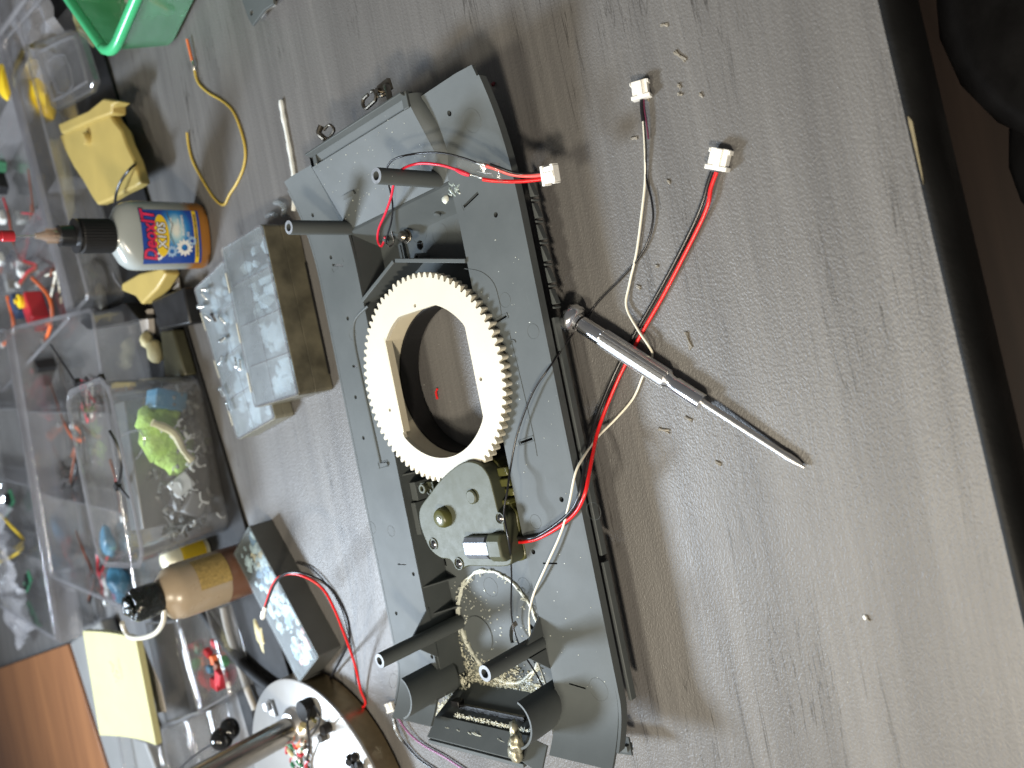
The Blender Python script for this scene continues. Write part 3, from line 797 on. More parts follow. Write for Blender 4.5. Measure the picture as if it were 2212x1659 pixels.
def inset(P, d):
    cx = sum(p[0] for p in P)/len(P); cy = sum(p[1] for p in P)/len(P)
    return [(cx+(x-cx)*(1-d), cy+(y-cy)*(1-d)) for x, y in P]
bm = newbm(); prism(bm, gp, .0245, GT)
obj('cover', bm, [M_OLIVEG], gb, bevel=.0006, seg=3)
bm = newbm(); prism(bm, inset(gp, -.02), .0085, .0243)
# ribbed flank facing the near fender
for (x0, x1, dz) in ((-.0500, -.0450, 0), (-.0560, -.0515, 0), (-.0620, -.0575, -.002)):
    box(bm, x0, x1, .3120, .3200, .0140+dz, .0280+dz)
box(bm, -.0660, -.0440, .3130, .3190, .0090, .0150)
box(bm, -.0660, -.0630, .3135, .3210, .0120, .0300)
obj('case', bm, M_OLIVE, gb, bevel=.0008, seg=2)
bm = newbm()
for (x, y, r) in ((-.0722, .3175, .0034), (-.0865, .3800, .0038), (-.0985, .3600, .0038)):
    lathe(bm, [(r, GT-.002), (r, GT+.0007), (r*.86, GT+.0007), (r*.80, GT-.0012), (.0001, GT-.0012)], Matrix.Translation((x, y, 0)), 26)
pieces('screw_collar', bm, M_OLIVEG, gb)
for (x, y, r) in ((-.0722, .3175, .0024), (-.0868, .3797, .0027), (-.0985, .3600, .0027)):
    bm = newbm(); lathe(bm, [(r, GT-.0010), (r*.95, GT+.0001), (r*.5, GT+.0009), (.0001, GT+.0011)], Matrix.Translation((x, y, 0)), 20)
    s_ = obj('screw', bm, M_SCREWB, gb)
    bm = newbm()
    for a in (0.4, 0.4+pi/2): box(bm, -r*.6, r*.6, -r*.13, r*.13, GT+.0006, GT+.00125, frame((x, y, 0), a))
    obj('cross_slot', bm, M_BLACKM, s_)
bm = newbm(); lathe(bm, [(.0062, GT), (.0062, GT+.0022), (.0052, GT+.0046), (.0046, GT+.0050), (.0001, GT+.0050)], Matrix.Translation((-.0700, .3640, 0)), 32)
bs = obj('shaft_boss', bm, M_OLIVE, gb)
bm = newbm(); lathe(bm, [(.0012, GT+.0050), (.0012, GT+.0055), (.0001, GT+.0057)], Matrix.Translation((-.0700, .3640, 0)), 14); obj('pin', bm, M_STEEL, bs)
bm = newbm(); lathe(bm, [(.0042, GT), (.0042, GT+.0012), (.0034, GT+.0018), (.0001, GT+.0018)], Matrix.Translation((-.0590, .3365, 0)), 28)
obj('round_boss', bm, M_OLIVEG, gb)
bm = newbm(); P_ = [(-.0065, 0), (.0065, 0), (.0065, .0040), (.0035, .0062), (-.0035, .0062), (-.0065, .0040)]
M = Matrix.Translation((-.0880, .3470, GT-.0004)) @ Matrix(((1, 0, 0, 0), (0, 0, -1, 0), (0, 1, 0, 0), (0, 0, 0, 1)))
prism(bm, P_, 0, .0185, M)
obj('motor', bm, M_MOTOR, gb, bevel=.0008, seg=3)
bm = newbm(); M = Matrix.Translation((-.0880, .3290, GT-.0004)) @ Matrix(((1, 0, 0, 0), (0, 0, -1, 0), (0, 1, 0, 0), (0, 0, 0, 1)))
prism(bm, [(x*1.02, y*1.02) for x, y in P_], 0, .0022, M); mc = obj('motor_end_cap', bm, M_BLACK, gb)
bm = newbm(); M = Matrix.Translation((-.0880, .3265, GT-.0006)) @ Matrix(((1, 0, 0, 0), (0, 0, -1, 0), (0, 1, 0, 0), (0, 0, 0, 1)))
prism(bm, [(x*1.22, y*1.18) for x, y in P_], 0, .0110, M); obj('motor_cover', bm, M_OLIVEG, gb, bevel=.0012, seg=3)
bm = newbm(); lathe(bm, [(.0032, .012), (.0032, .027), (.0015, .027), (.0015, .02)], Matrix.Translation((-.0535, .3905, 0)), 18)
box(bm, -.0570, -.0500, .3830, .3960, .012, .0235)
lathe(bm, [(.0026, .012), (.0026, .0245), (.0013, .0245), (.0013, .02)], Matrix.Translation((-.0560, .3870, 0)), 18)
pieces('mounting_lug', bm, M_OLIVEG, gb, bevel=.0004)

# ================================================================== WIRES AND PLUGS
def plug(name_parent, loc, rz, tilt=0, roll=0, s=1.0, mat=None):
    """two-way crimp housing; cable enters at -Y end"""
    M = frame(loc, rz, tilt, roll)
    bm = newbm()
    box(bm, -.0039*s, .0039*s, -.0040*s, .0042*s, -.0021*s, .0019*s, M)
    box(bm, -.0047*s, .0047*s, -.0044*s, -.0026*s, -.0026*s, .0023*s, M)
    box(bm, -.0046*s, -.0040*s, .0022*s, .0040*s, -.0021*s, .0020*s, M)
    box(bm, .0040*s, .0046*s, .0022*s, .0040*s, -.0021*s, .0020*s, M)
    box(bm, -.0012*s, .0014*s, -.0030*s, .0040*s, .0019*s, .0025*s, M)
    o = obj('plug', bm, mat or M_PLUG, name_parent, bevel=.00025)
    return o
def cable(root, pts, r, mat, n=8, k=6, label=None, rad=None):
    bm = newbm(); tube(bm, PX(pts), r, n, k, rad=rad); return obj('wire', bm, mat, root, label=label, angle=80)
# motor lead
c1 = thing('motor_cable', 'thick red and black cable from the olive gearbox to a white plug, under the screwdriver', 'cable', at(1385, 760, 0))
R1 = [(1112, 1171, .0240), (1135, 1170, .0290), (1165, 1162, .0292), (1210, 1136, .0292), (1245, 1105, .0290), (1264, 1065, .0300), (1275, 1010, .0230), (1292, 930, .0085), (1322, 850, .0030), (1352, 785, .0014), (1385, 722, .0014), (1432, 640, .0014), (1478, 552, .0016), (1515, 478, .0020), (1530, 440, .0028), (1536, 405, .0032), (1548, 372, .0032)]
B1 = [(1112, 1160, .0250), (1140, 1163, .0300), (1165, 1156, .0300), (1205, 1130, .0300), (1238, 1098, .0300), (1254, 1060, .0300), (1264, 1005, .0240), (1281, 925, .0095), (1311, 845, .0036), (1341, 780, .0014), (1374, 716, .0014), (1421, 634, .0014), (1467, 548, .0016), (1503, 474, .0020), (1520, 430, .0026), (1528, 400, .0030), (1538, 370, .0030)]
cable(c1, R1, .00100, M_RED, label='red wire'); cable(c1, B1, .00100, M_BLK, label='black wire')
def wang(a, b, z):     # world heading from pixel a to b
    p, q = at(a[0], a[1], z), at(b[0], b[1], z); return atan2(q.y-p.y, q.x-p.x) - pi/2
plug(c1, at(1554, 344, .0034), wang((1546, 372), (1557, 325), .003), 0, .10, 1.12)
# thin black and white pair with plug
c2 = thing('thin_cable', 'thin black and white wire pair from the hull glue to the topmost small white plug', 'cable', at(1393, 400, 0))
W2 = [(1183, 1490, .030), (1170, 1452, .0180), (1152, 1405, .0110), (1143, 1350, .0100), (1150, 1292, .0270), (1180, 1222, .0300), (1212, 1150, .0296), (1230, 1085, .0300), (1243, 1022, .0305), (1262, 985, .0230), (1290, 945, .0090), (1330, 905, .0016), (1368, 860, .0012), (1389, 812, .0010), (1409, 770, .0011), (1400, 745, .0048), (1378, 712, .0040), (1353, 662, .0020), (1360, 612, .0012), (1375, 545, .0012), (1387, 455, .0012), (1394, 385, .0014), (1393, 320, .0022), (1390, 262, .0030)]
cable(c2, W2, .00066, M_WHITE, label='cream white wire')
B2w = [(1182, 1502, .030), (1158, 1455, .0200), (1122, 1395, .0100), (1105, 1330, .0090), (1105, 1240, .0200), (1100, 1175, .0420), (1089, 1110, .0410), (1096, 1060, .0385), (1103, 1010, .0330), (1118, 935, .0310), (1150, 850, .0310), (1180, 803, .0300), (1205, 768, .0220), (1238, 720, .0060), (1268, 684, .0012), (1294, 650, .0012), (1340, 603, .0012), (1390, 542, .0012), (1410, 480, .0014), (1407, 430, .0016), (1396, 385, .0014), (1395, 320, .0022), (1391, 262, .0030)]
cable(c2, B2w, .00055, M_BLK, label='thin black wire')
bm = newbm(); tube(bm, PX([(1390, 262, .0030), (1387, 240, .0032), (1386, 215, .0032)]), .0010); obj('wire', bm, M_BLK, c2, label='thick black stub')
bm = newbm(); tube(bm, PX([(1401, 300, .0020), (1396, 262, .0028), (1392, 235, .0030), (1391, 215, .0030)]), .0004); obj('wire', bm, plastic('dark_purple', (.10, .015, .04), .4, .1, 80, 0), c2, label='hair-thin dark red strand')
bm = newbm(); tube(bm, PX([(1391, 262, .0028), (1393, 290, .0022), (1394, 320, .0020), (1394, 345, .0018)]), .0011); obj('sleeve', bm, M_TAPE, c2)
plug(c2, at(1384, 194, .0036), wang((1387, 215), (1382, 178), .003), 0, .28, 1.0)
# headlight lead
c3 = thing('headlight_cable', 'short red and black cable taped over the front fender, white plug hanging past its edge', 'cable', at(1060, 370, .027))
cable(c3, [(832, 512, .013), (824, 532, .011), (816, 520, .014), (818, 495, .022), (832, 462, .034), (845, 425, .044), (852, 392, .050), (868, 366, .0540), (905, 353, .0540), (950, 356, .0520), (985, 366, .0480), (1012, 376, .0450)], .00075, M_REDP, label='thin red wire')
cable(c3, [(845, 498, .013), (850, 522, .011), (841, 532, .013), (834, 520, .016), (845, 480, .024), (848, 440, .036), (840, 400, .048), (834, 372, .054), (848, 346, .057), (890, 333, .0570), (950, 330, .0540), (1000, 341, .0490), (1030, 352, .0460)], .00055, M_BLK, label='thin black wire')
bm = newbm(); tube(bm, PX([(985, 366, .0480), (1000, 373, .0465), (1014, 378, .0450)]), .0011, rad=lambda t: .0009+.0004*sin(pi*t)); obj('sleeve', bm, M_REDP, c3)
bm = newbm(); tube(bm, PX([(1012, 377, .0450), (1026, 379, .0442), (1044, 385, .0430)]), .0006, jitter=.3)
tube(bm, PX([(1030, 352, .0460), (1040, 354, .0455), (1050, 358, .0445)]), .0006, jitter=.3)
tube(bm, PX([(1028, 368, .0445), (1036, 371, .0445), (1050, 374, .0440), (1062, 374, .0435)]), .0002)
pieces('solder_joint', bm, M_SOLDER, c3)
cable(c3, [(1042, 387, .0430), (1062, 390, .0400), (1100, 392, .0340), (1135, 391, .0300), (1170, 387, .0270)], .00100, M_RED, label='thick red wire')
cable(c3, [(1044, 356, .0440), (1070, 364, .0400), (1100, 375, .0350), (1135, 380, .0300), (1170, 378, .0275)], .00105, plastic('pink_wire', (.66, .10, .09), .35, .05, 80, 0), label='pinkish red wire')
cable(c3, [(1058, 355, .0440), (1080, 363, .0395), (1105, 372, .0350), (1135, 377, .0300), (1170, 373, .0275)], .0008, M_BLK, label='black wire')
# crinkled tape around the joint
bm = newbm(); q = PX([(985, 342, .0490), (1080, 352, .0400), (1088, 396, .0370), (984, 376, .0470)]); n = 10
gridv = []
for i in range(n+1):
    row = []
    for j in range(5):
        u, v = i/n, j/4; p = (q[0]*(1-u)+q[1]*u)*(1-v) + (q[3]*(1-u)+q[2]*u)*v
        p = p + Vector((0, 0, .0012*noise.noise(Vector((u*5, v*4, 2)))))
        row.append(bm.verts.new(p))
    gridv.append(row)
for i in range(n):
    for j in range(4): bm.faces.new((gridv[i][j], gridv[i+1][j], gridv[i+1][j+1], gridv[i][j+1]))
o = obj('tape', bm, M_TAPE, c3, angle=80); sm = o.modifiers.new('s', 'SOLIDIFY'); sm.thickness = .0002
plug(c3, at(1189, 377, .0270), wang((1172, 381), (1208, 372), .027), .12, .10, 1.05)

# cable from the lamp base: red and black arch with small white end
c4 = thing('lamp_cable', 'red and black wire arching from the lamp base over the small grey box', 'cable', at(785, 1525, 0))
cable(c4, [(722, 1545, .012), (786, 1526, .0020), (779, 1490, .004), (768, 1440, .010), (755, 1400, .018), (740, 1360, .028), (722, 1315, .036), (700, 1275, .045), (668, 1250, .052), (632, 1239, .056), (604, 1246, .056), (588, 1266, .054), (576, 1300, .050), (570, 1318, .048)], .0010, M_RED, label='red wire')
cable(c4, [(705, 1480, .003), (722, 1450, .004), (742, 1412, .010), (755, 1380, .016), (752, 1340, .026), (735, 1300, .034), (708, 1265, .044), (668, 1243, .053), (634, 1236, .057), (608, 1244, .057), (590, 1268, .054), (578, 1300, .050), (572, 1318, .048)], .0010, M_BLK, label='black wire')
bm = newbm(); tube(bm, PX([(574, 1310, .049), (570, 1322, .048), (567, 1335, .047)]), .0017, 8); tube(bm, PX([(570, 1320, .048), (568, 1332, .047)]), .0022, 6); obj('plug', bm, M_PLUG, c4)
cable(c4, [(640, 1215, .002), (672, 1228, .002), (705, 1262, .002), (735, 1310, .002), (752, 1370, .002), (765, 1440, .002), (770, 1480, .002)], .0007, M_BLK, label='black loop lying on the desk')
# violet and black lead with white plug by the lamp
c5 = thing('violet_cable', 'violet and black wire pair with dirty white plug beside the lamp base', 'cable', at(860, 1560, 0))
cable(c5, [(858, 1548, .004), (880, 1580, .003), (912, 1608, .002), (960, 1635, .002), (1010, 1668, .002), (1060, 1700, .002)], .00075, plastic('violet_wire', (.28, .10, .24), .35, .08, 80, 0), label='violet wire')
cable(c5, [(852, 1550, .004), (862, 1585, .003), (878, 1610, .002), (905, 1640, .002), (940, 1664, .002), (980, 1690, .002)], .0008, M_BLK, label='black wire')
bm = newbm(); tube(bm, PX([(856, 1546, .0045), (868, 1570, .004), (878, 1595, .003), (884, 1604, .0025)]), .0017, 8); obj('sleeve', bm, M_TAPE, c5)
bm = newbm(); tube(bm, PX([(850, 1546, .004), (856, 1575, .0035), (869, 1600, .003)]), .0013, 6, jitter=.25); obj('bare_wire', bm, M_SOLDER, c5)
plug(c5, at(843, 1527, .0040), wang((850, 1545), (838, 1512), .004), 0, .3, .82, M_CREAMF if 0 else M_PLUG)

# ochre wire offcut, white strips, red scrap
c6 = thing('wire_offcut', 'curved ochre wire offcut with an orange tip on the bare desk', 'wire', at(480, 300, 0))
cable(c6, [(420, 150, .002), (428, 178, .0012), (450, 200, .001), (480, 218, .001), (503, 240, .001), (520, 280, .0012), (530, 325, .0012), (526, 362, .0012), (512, 395, .001), (496, 420, .001), (484, 442, .001), (466, 432, .001), (444, 400, .001), (418, 352, .0014), (408, 318, .0015), (404, 286, .002)], .00115, M_YELW, label='ochre insulation')
cable(c6, [(404, 85, .0035), (410, 110, .003), (416, 134, .0025)], .0012, M_ORW, label='orange tip')
cable(c6, [(416, 132, .0025), (419, 142, .0024), (420, 152, .002)], .0013, M_SOLDER, label='soldered splice')
bm = newbm(); tube(bm, PX([(607, 217, .0016), (612, 250, .0014), (620, 290, .0014), (628, 335, .0014), (634, 372, .0016), (636, 400, .0016), (636, 428, .0016), (634, 455, .0016)]), .0015, 8, rad=lambda t: .0017+.0009*abs(noise.noise(Vector((t*9, 0, 0)))))
tag(obj('plastic_strip', bm, M_WHPL), 'limp white plastic strip on the desk behind the hull nose', 'strip')
bm = newbm(); tube(bm, PX([(945, 839, .0006), (942, 848, .0012), (945, 862, .0006)]), .0007, 6, jitter=.2)
tag(obj('red_scrap', bm, M_RED), 'tiny red insulation scrap seen through the gear opening', 'scrap')
bm = newbm(); q = at(1065, 181, .001); blob(bm, (q.x, q.y, .001), .0013, 1, 1, .8, .5, 2); tag(obj('red_scrap', bm, plastic('dark_red', (.12, .01, .015), .4, .3, 300, .2)), 'tiny dark red crumb on the desk just off the front fender corner', 'scrap')
bm = newbm(); tube(bm, PX([(594, 438, .002), (606, 440, .005), (614, 452, .006), (611, 464, .002)]), .0018, 8); tube(bm, PX([(575, 468, .003), (588, 462, .006), (597, 466, .003)]), .0015, 8)
tag(obj('clear_hook', bm, M_FROST), 'small clear plastic hook beside the frosted box corner', 'hook')

# ================================================================== SCREWDRIVER
pa, pb = at(1240, 690, .0085), at(1737, 1010, .0022)
d = (pb-pa); L = d.length
q = d.to_track_quat('Z', 'Y').to_matrix().to_4x4(); MS = Matrix.Translation(pa) @ q
sd = thing('screwdriver', 'chrome precision screwdriver with fluted handle lying across the cables', 'screwdriver', (pa.x, pa.y, 0))
bm = newbm(); lathe(bm, [(.0040, -.0050), (.0072, -.0042), (.0080, -.0020), (.0080, .0008), (.0074, .0022), (.0048, .0030), (.0046, .0044)], MS, 48); obj('swivel_cap', bm, M_CHROME, sd, angle=60)
bm = newbm(); lathe(bm, [(.0040, .0050), (.0046, .0058), (.0047, .0200)], MS, 40); obj('neck', bm, M_CHROME, sd)
bm = newbm(); n = 144; rings = []
for (rr_, z) in ((.0047, .0200), (.0051, .0206), (.0051, .0615), (.0046, .0622)):
    rings.append([bm.verts.new(((rr_ - (.0007 if (i % 9) in (5, 6, 7, 8) and rr_ > .005 else 0))*cos(2*pi*i/n), (rr_ - (.0007 if (i % 9) in (5, 6, 7, 8) and rr_ > .005 else 0))*sin(2*pi*i/n), z)) for i in range(n)])
for a, b in zip(rings, rings[1:]):
    for i in range(n): bm.faces.new((a[i], a[(i+1) % n], b[(i+1) % n], b[i]))
bm.faces.new(rings[0][::-1]); bm.faces.new(rings[-1]); bmesh.ops.transform(bm, matrix=MS, verts=bm.verts)
obj('handle', bm, M_STEEL, sd, angle=25)
bm = newbm(); lathe(bm, [(.0046, .0622), (.0036, .0640), (.0035, .0665), (.0041, .0678), (.0041, .0830), (.0038, .0834), (.0021, .0835)], MS, 40); obj('collar', bm, M_CHROME, sd)
bm = newbm(); Ls = L
lathe(bm, [(.0018, .0835), (.0018, Ls-.011), (.0021, Ls-.008), (.0019, Ls-.004), (.0006, Ls)], MS, 24)
obj('blade', bm, M_STEEL, sd)

# ================================================================== OIL BOTTLE
BX, BY, BW, BD = .1830, .655, .0285, .0175
bt = thing('oil_bottle', 'squat clear plastic oil bottle with blue label, black cap and needle tip', 'bottle', (BX, BY, 0))
def sup(n, a, b, e=2.6):
    out = []
    for i in range(n):
        t = 2*pi*i/n; c, s = cos(t), sin(t)
        out.append((a*abs(c)**(2/e)*(1 if c >= 0 else -1), b*abs(s)**(2/e)*(1 if s >= 0 else -1)))
    return out
def loft(bm, secs, n=56, e=2.6, cx=0, cy=0):
    rings = [[bm.verts.new((cx+x, cy+y, z)) for x, y in sup(n, a, b, ee)] for a, b, z, ee in secs]
    for A, B in zip(rings, rings[1:]):
        for i in range(n): bm.faces.new((A[i], A[(i+1) % n], B[(i+1) % n], B[i]))
    bm.faces.new(rings[0][::-1]); bm.faces.new(rings[-1])
mt, n_, p_ = nodes('bottle_plastic')      # translucent wall, amber oil standing in the lower third
g_ = n_.nodes.new('ShaderNodeNewGeometry'); sx_ = n_.nodes.new('ShaderNodeSeparateXYZ'); link(n_, g_.outputs['Position'], sx_.inputs[0])
r_ = ramp(n_, sx_.outputs['Z'], [(.0, (.36, .155, .03)), (.0165, (.34, .14, .028)), (.0215, (.25, .27, .26)), (.08, (.30, .33, .33))])
mrz = n_.nodes.new('ShaderNodeMath'); link(n_, r_.outputs[0], p_.inputs['Base Color']); p_.inputs['Roughness'].default_value = .22
BSEC = [(.022, .012, .0, 2.6), (.0270, .0160, .0012, 2.6), (BW, BD, .006, 3), (BW, BD, .060, 3), (.0275, .0168, .066, 2.8), (.0235, .0150, .0715, 2.4), (.016, .0135, .0755, 2.1), (.0118, .0118, .0775, 2), (.0118, .0118, .080, 2)]
bm = newbm(); loft(bm, BSEC, 64, 3, BX, BY); obj('body', bm, mt, bt, angle=50)
M_LBL = plastic('label_blue', (.012, .060, .33), .35, .1, 60, 0)
def wrapy(x, a=BW, b=BD, e=3):      # front surface y offset of the body at x
    u = min(.999, abs(x)/a); return -b*(1-u**e)**(1/e)
def onlabel(bm2, off):
    for v in bm2.verts: 
        x = v.co.x; v.co.y = wrapy(x) - off - v.co.y*0
    for v in bm2.verts: v.co.x += BX; v.co.y += BY
def lab_grid(x0, x1, z0, z1, off, mat, name, parent, nx=24, shape=None):
    bm = newbm(); vs = [[bm.verts.new((x0+(x1-x0)*i/nx, 0, z0+(z1-z0)*j/2)) for j in range(3)] for i in range(nx+1)]
    for i in range(nx):
        for j in range(2): bm.faces.new((vs[i][j], vs[i+1][j], vs[i+1][j+1], vs[i][j+1]))
    onlabel(bm, off); return obj(name, bm, mat, parent)
mt2, n2, p2 = nodes('label_print')    # blue print with a pale burst in the middle
tcg = n2.nodes.new('ShaderNodeNewGeometry'); mpn = n2.nodes.new('ShaderNodeMapping'); link(n2, tcg.outputs['Position'], mpn.inputs[0])
mpn.inputs['Location'].default_value = (-BX*45, 0, -.0315*70); mpn.inputs['Scale'].default_value = (45, 0, 70)
gd = n2.nodes.new('ShaderNodeTexGradient'); gd.gradient_type = 'SPHERICAL'; link(n2, mpn.outputs[0], gd.inputs[0])
rg = ramp(n2, gd.outputs['Fac'], [(.0, (.014, .055, .30)), (.35, (.02, .20, .50)), (.62, (.30, .52, .62)), (.85, (.66, .68, .62))])
link(n2, rg.outputs[0], p2.inputs['Base Color']); p2.inputs['Roughness'].default_value = .35
lb = lab_grid(-.0235, .0205, .0105, .0600, .00035, mt2, 'label', bt)
lab_grid(-.0232, .0202, .0128, .0162, .00055, M_YELPL, 'yellow_band', lb)
def text_on(s, size, x, z, mat, name, parent, off, bold=0, rot=0, shear=0, xs=1, outline=None, extr=.00005):
    cu = bpy.data.curves.new('t', 'FONT'); cu.body = s; cu.size = size; cu.align_x = 'CENTER'; cu.align_y = 'CENTER'
    cu.offset = bold; cu.shear = shear; cu.resolution_u = 3
    to = bpy.data.objects.new('t', cu); me = bpy.data.meshes.new_from_object(to)
    bm = newbm(); bm.from_mesh(me); bpy.data.objects.remove(to); bpy.data.curves.remove(cu); bpy.data.meshes.remove(me)
    for v in bm.verts:
        a, b = v.co.x*xs, v.co.y
        v.co = Vector((x + a*cos(rot)-b*sin(rot), 0, z + a*sin(rot)+b*cos(rot)))
    bmesh.ops.triangulate(bm, faces=bm.faces)
    onlabel(bm, off); return obj(name, bm, mat, parent, smooth=False)
def disc_on(x, z, rx, rz, mat, name, parent, off, n=40, teeth=0, hole=0):
    bm = newbm(); out = []
    for i in range(n):
        a = 2*pi*i/n; k = 1
        if teeth: k = 1 if (i // 2) % 2 == 0 else .78
        out.append((x+rx*k*cos(a), z+rz*k*sin(a)))
    hl_ = [(x+rx*hole*cos(2*pi*i/20), z+rz*hole*sin(2*pi*i/20)) for i in range(20)] if hole else None
    edges = []
    for lp in [out]+([hl_] if hl_ else []):
        vs = [bm.verts.new((p[0], 0, p[1])) for p in lp]
        for i in range(len(vs)): edges.append(bm.edges.new((vs[i], vs[(i+1) % len(vs)])))
    bmesh.ops.triangle_fill(bm, edges=edges, use_beauty=True)
    onlabel(bm, off); return obj(name, bm, mat, parent, smooth=False)
M_DARKB = plastic('dark_outline', (.015, .015, .06), .4, .1, 60, 0); M_CRIM = plastic('crimson_print', (.55, .02, .08), .4, .05, 60, 0)
M_WPR = plastic('white_print', (.72, .73, .72), .4, .05, 60, 0); M_LBLUE = plastic('pale_blue_print', (.28, .42, .62), .4, .05, 60, 0)
text_on('DeoxIT', .0152, -.0005, .0535, M_DARKB, 'lettering', lb, .00060, .0011, 0, .15, .86)
text_on('DeoxIT', .0152, -.0005, .0535, M_CRIM, 'lettering', lb, .00085, .0004, 0, .15, .86)
disc_on(-.0005, .0440, .0172, .0062, M_YELPL, 'yellow_oval', lb, .00062)
text_on('X10S', .0098, -.0005, .0438, M_DARKB, 'lettering', lb, .00085, .0007, 0, .1, 1.0)
text_on('X10S', .0098, -.0005, .0438, M_WPR, 'lettering', lb, .00105, .0001, 0, .1, 1.0)
disc_on(-.0105, .0255, .0072, .0072, M_WPR, 'printed_gear', lb, .0006, 48, 1, .38)
disc_on(-.0135, .0365, .0050, .0050, M_LBLUE, 'printed_gear', lb, .0006, 40, 1, .38)
disc_on(-.0172, .0475, .0036, .0036, M_WPR, 'printed_gear', lb, .0006, 40, 1, .38)
disc_on(-.0050, .0185, .0042, .0042, M_LBLUE, 'printed_gear', lb, .0006, 40, 1, .38)
for s_, x_, z_, sz in (('Squeaks', .0085, .0355, .0036), ('Friction', .0080, .0295, .0036), ('Instrument', .0080, .0258, .0038), ('Oil', .0005, .0215, .0032)):
    text_on(s_, sz, x_, z_, M_WPR, 'lettering', lb, .0008, .00006)
bm = newbm()
for z_, x0_, x1_ in ((.0145, -.0185, .0170),):
    x = x0_
    while x < x1_:
        w__ = random.uniform(.0006, .0016); h__ = random.uniform(.0007, .0010)
        vs = [bm.verts.new((a, 0, b)) for a, b in ((x, z_-h__), (x+w__*.6, z_-h__), (x+w__*.6, z_+h__), (x, z_+h__))]; bm.faces.new(vs); x += w__
onlabel(bm, .0008); obj('small_print', bm, M_DARKB, lb, smooth=False)
bm = newbm(); crk = [(.019, .0375), (.012, .0365), (.009, .0340), (.005, .0355), (.000, .0370), (-.003, .0362), (-.006, .0350), (-.0085, .0345)]
for (a, b), (c_, d_) in zip(crk, crk[1:]):
    vs = [bm.verts.new(q_) for q_ in ((a, 0, b-.0003), (a, 0, b+.0003), (c_, 0, d_+.0003), (c_, 0, d_-.0003))]; bm.faces.new(vs)
onlabel(bm, .0010); obj('printed_crack', bm, M_OLBODY, lb, smooth=False)
bm = newbm(); MB_ = Matrix.Translation((BX, BY, 0)); n = 72; rings = []
for (r0, z) in ((.0128, .0775), (.0138, .0785), (.0138, .1010), (.0120, .1035)):
    rings.append([bm.verts.new((BX+(r0-(.0004 if i % 2 else 0))*cos(2*pi*i/n), BY+(r0-(.0004 if i % 2 else 0))*sin(2*pi*i/n), z)) for i in range(n)])
for a, b in zip(rings, rings[1:]):
    for i in range(n): bm.faces.new((a[i], a[(i+1) % n], b[(i+1) % n], b[i]))
bm.faces.new(rings[-1]); cap = obj('cap', bm, M_BLACKM, bt, angle=20)
bm = newbm(); lathe(bm, [(.0135, .1036), (.0138, .1050), (.0085, .1062), (.0080, .1150), (.0084, .1165), (.0060, .1172)], MB_, 40); obj('nozzle_seat', bm, M_BLACK, cap)
bm = newbm(); lathe(bm, [(.0045, .1172), (.0042, .1260), (.0026, .1300), (.0024, .1330)], MB_, 24)
for a in (0, pi/2, pi, 3*pi/2): box(bm, .002, .0058, -.0005, .0005, .1172, .1255, MB_ @ Matrix.Rotation(a, 4, 'Z'))
ndl = obj('needle_hub', bm, clear('amber_clear', (.95, .84, .72), .1, (.62, .50, .42), .25, .15), bt)
bm = newbm(); lathe(bm, [(.0006, .1330), (.0006, .1600)], MB_, 12); obj('needle', bm, M_STEEL, ndl)
bm = newbm(); lathe(bm, [(.0042, .1475), (.0042, .1555), (.0036, .1560), (.0036, .1720)], MB_, 24); obj('needle_cap', bm, M_REDPL, bt)

bt.rotation_euler.z = radians(-13)

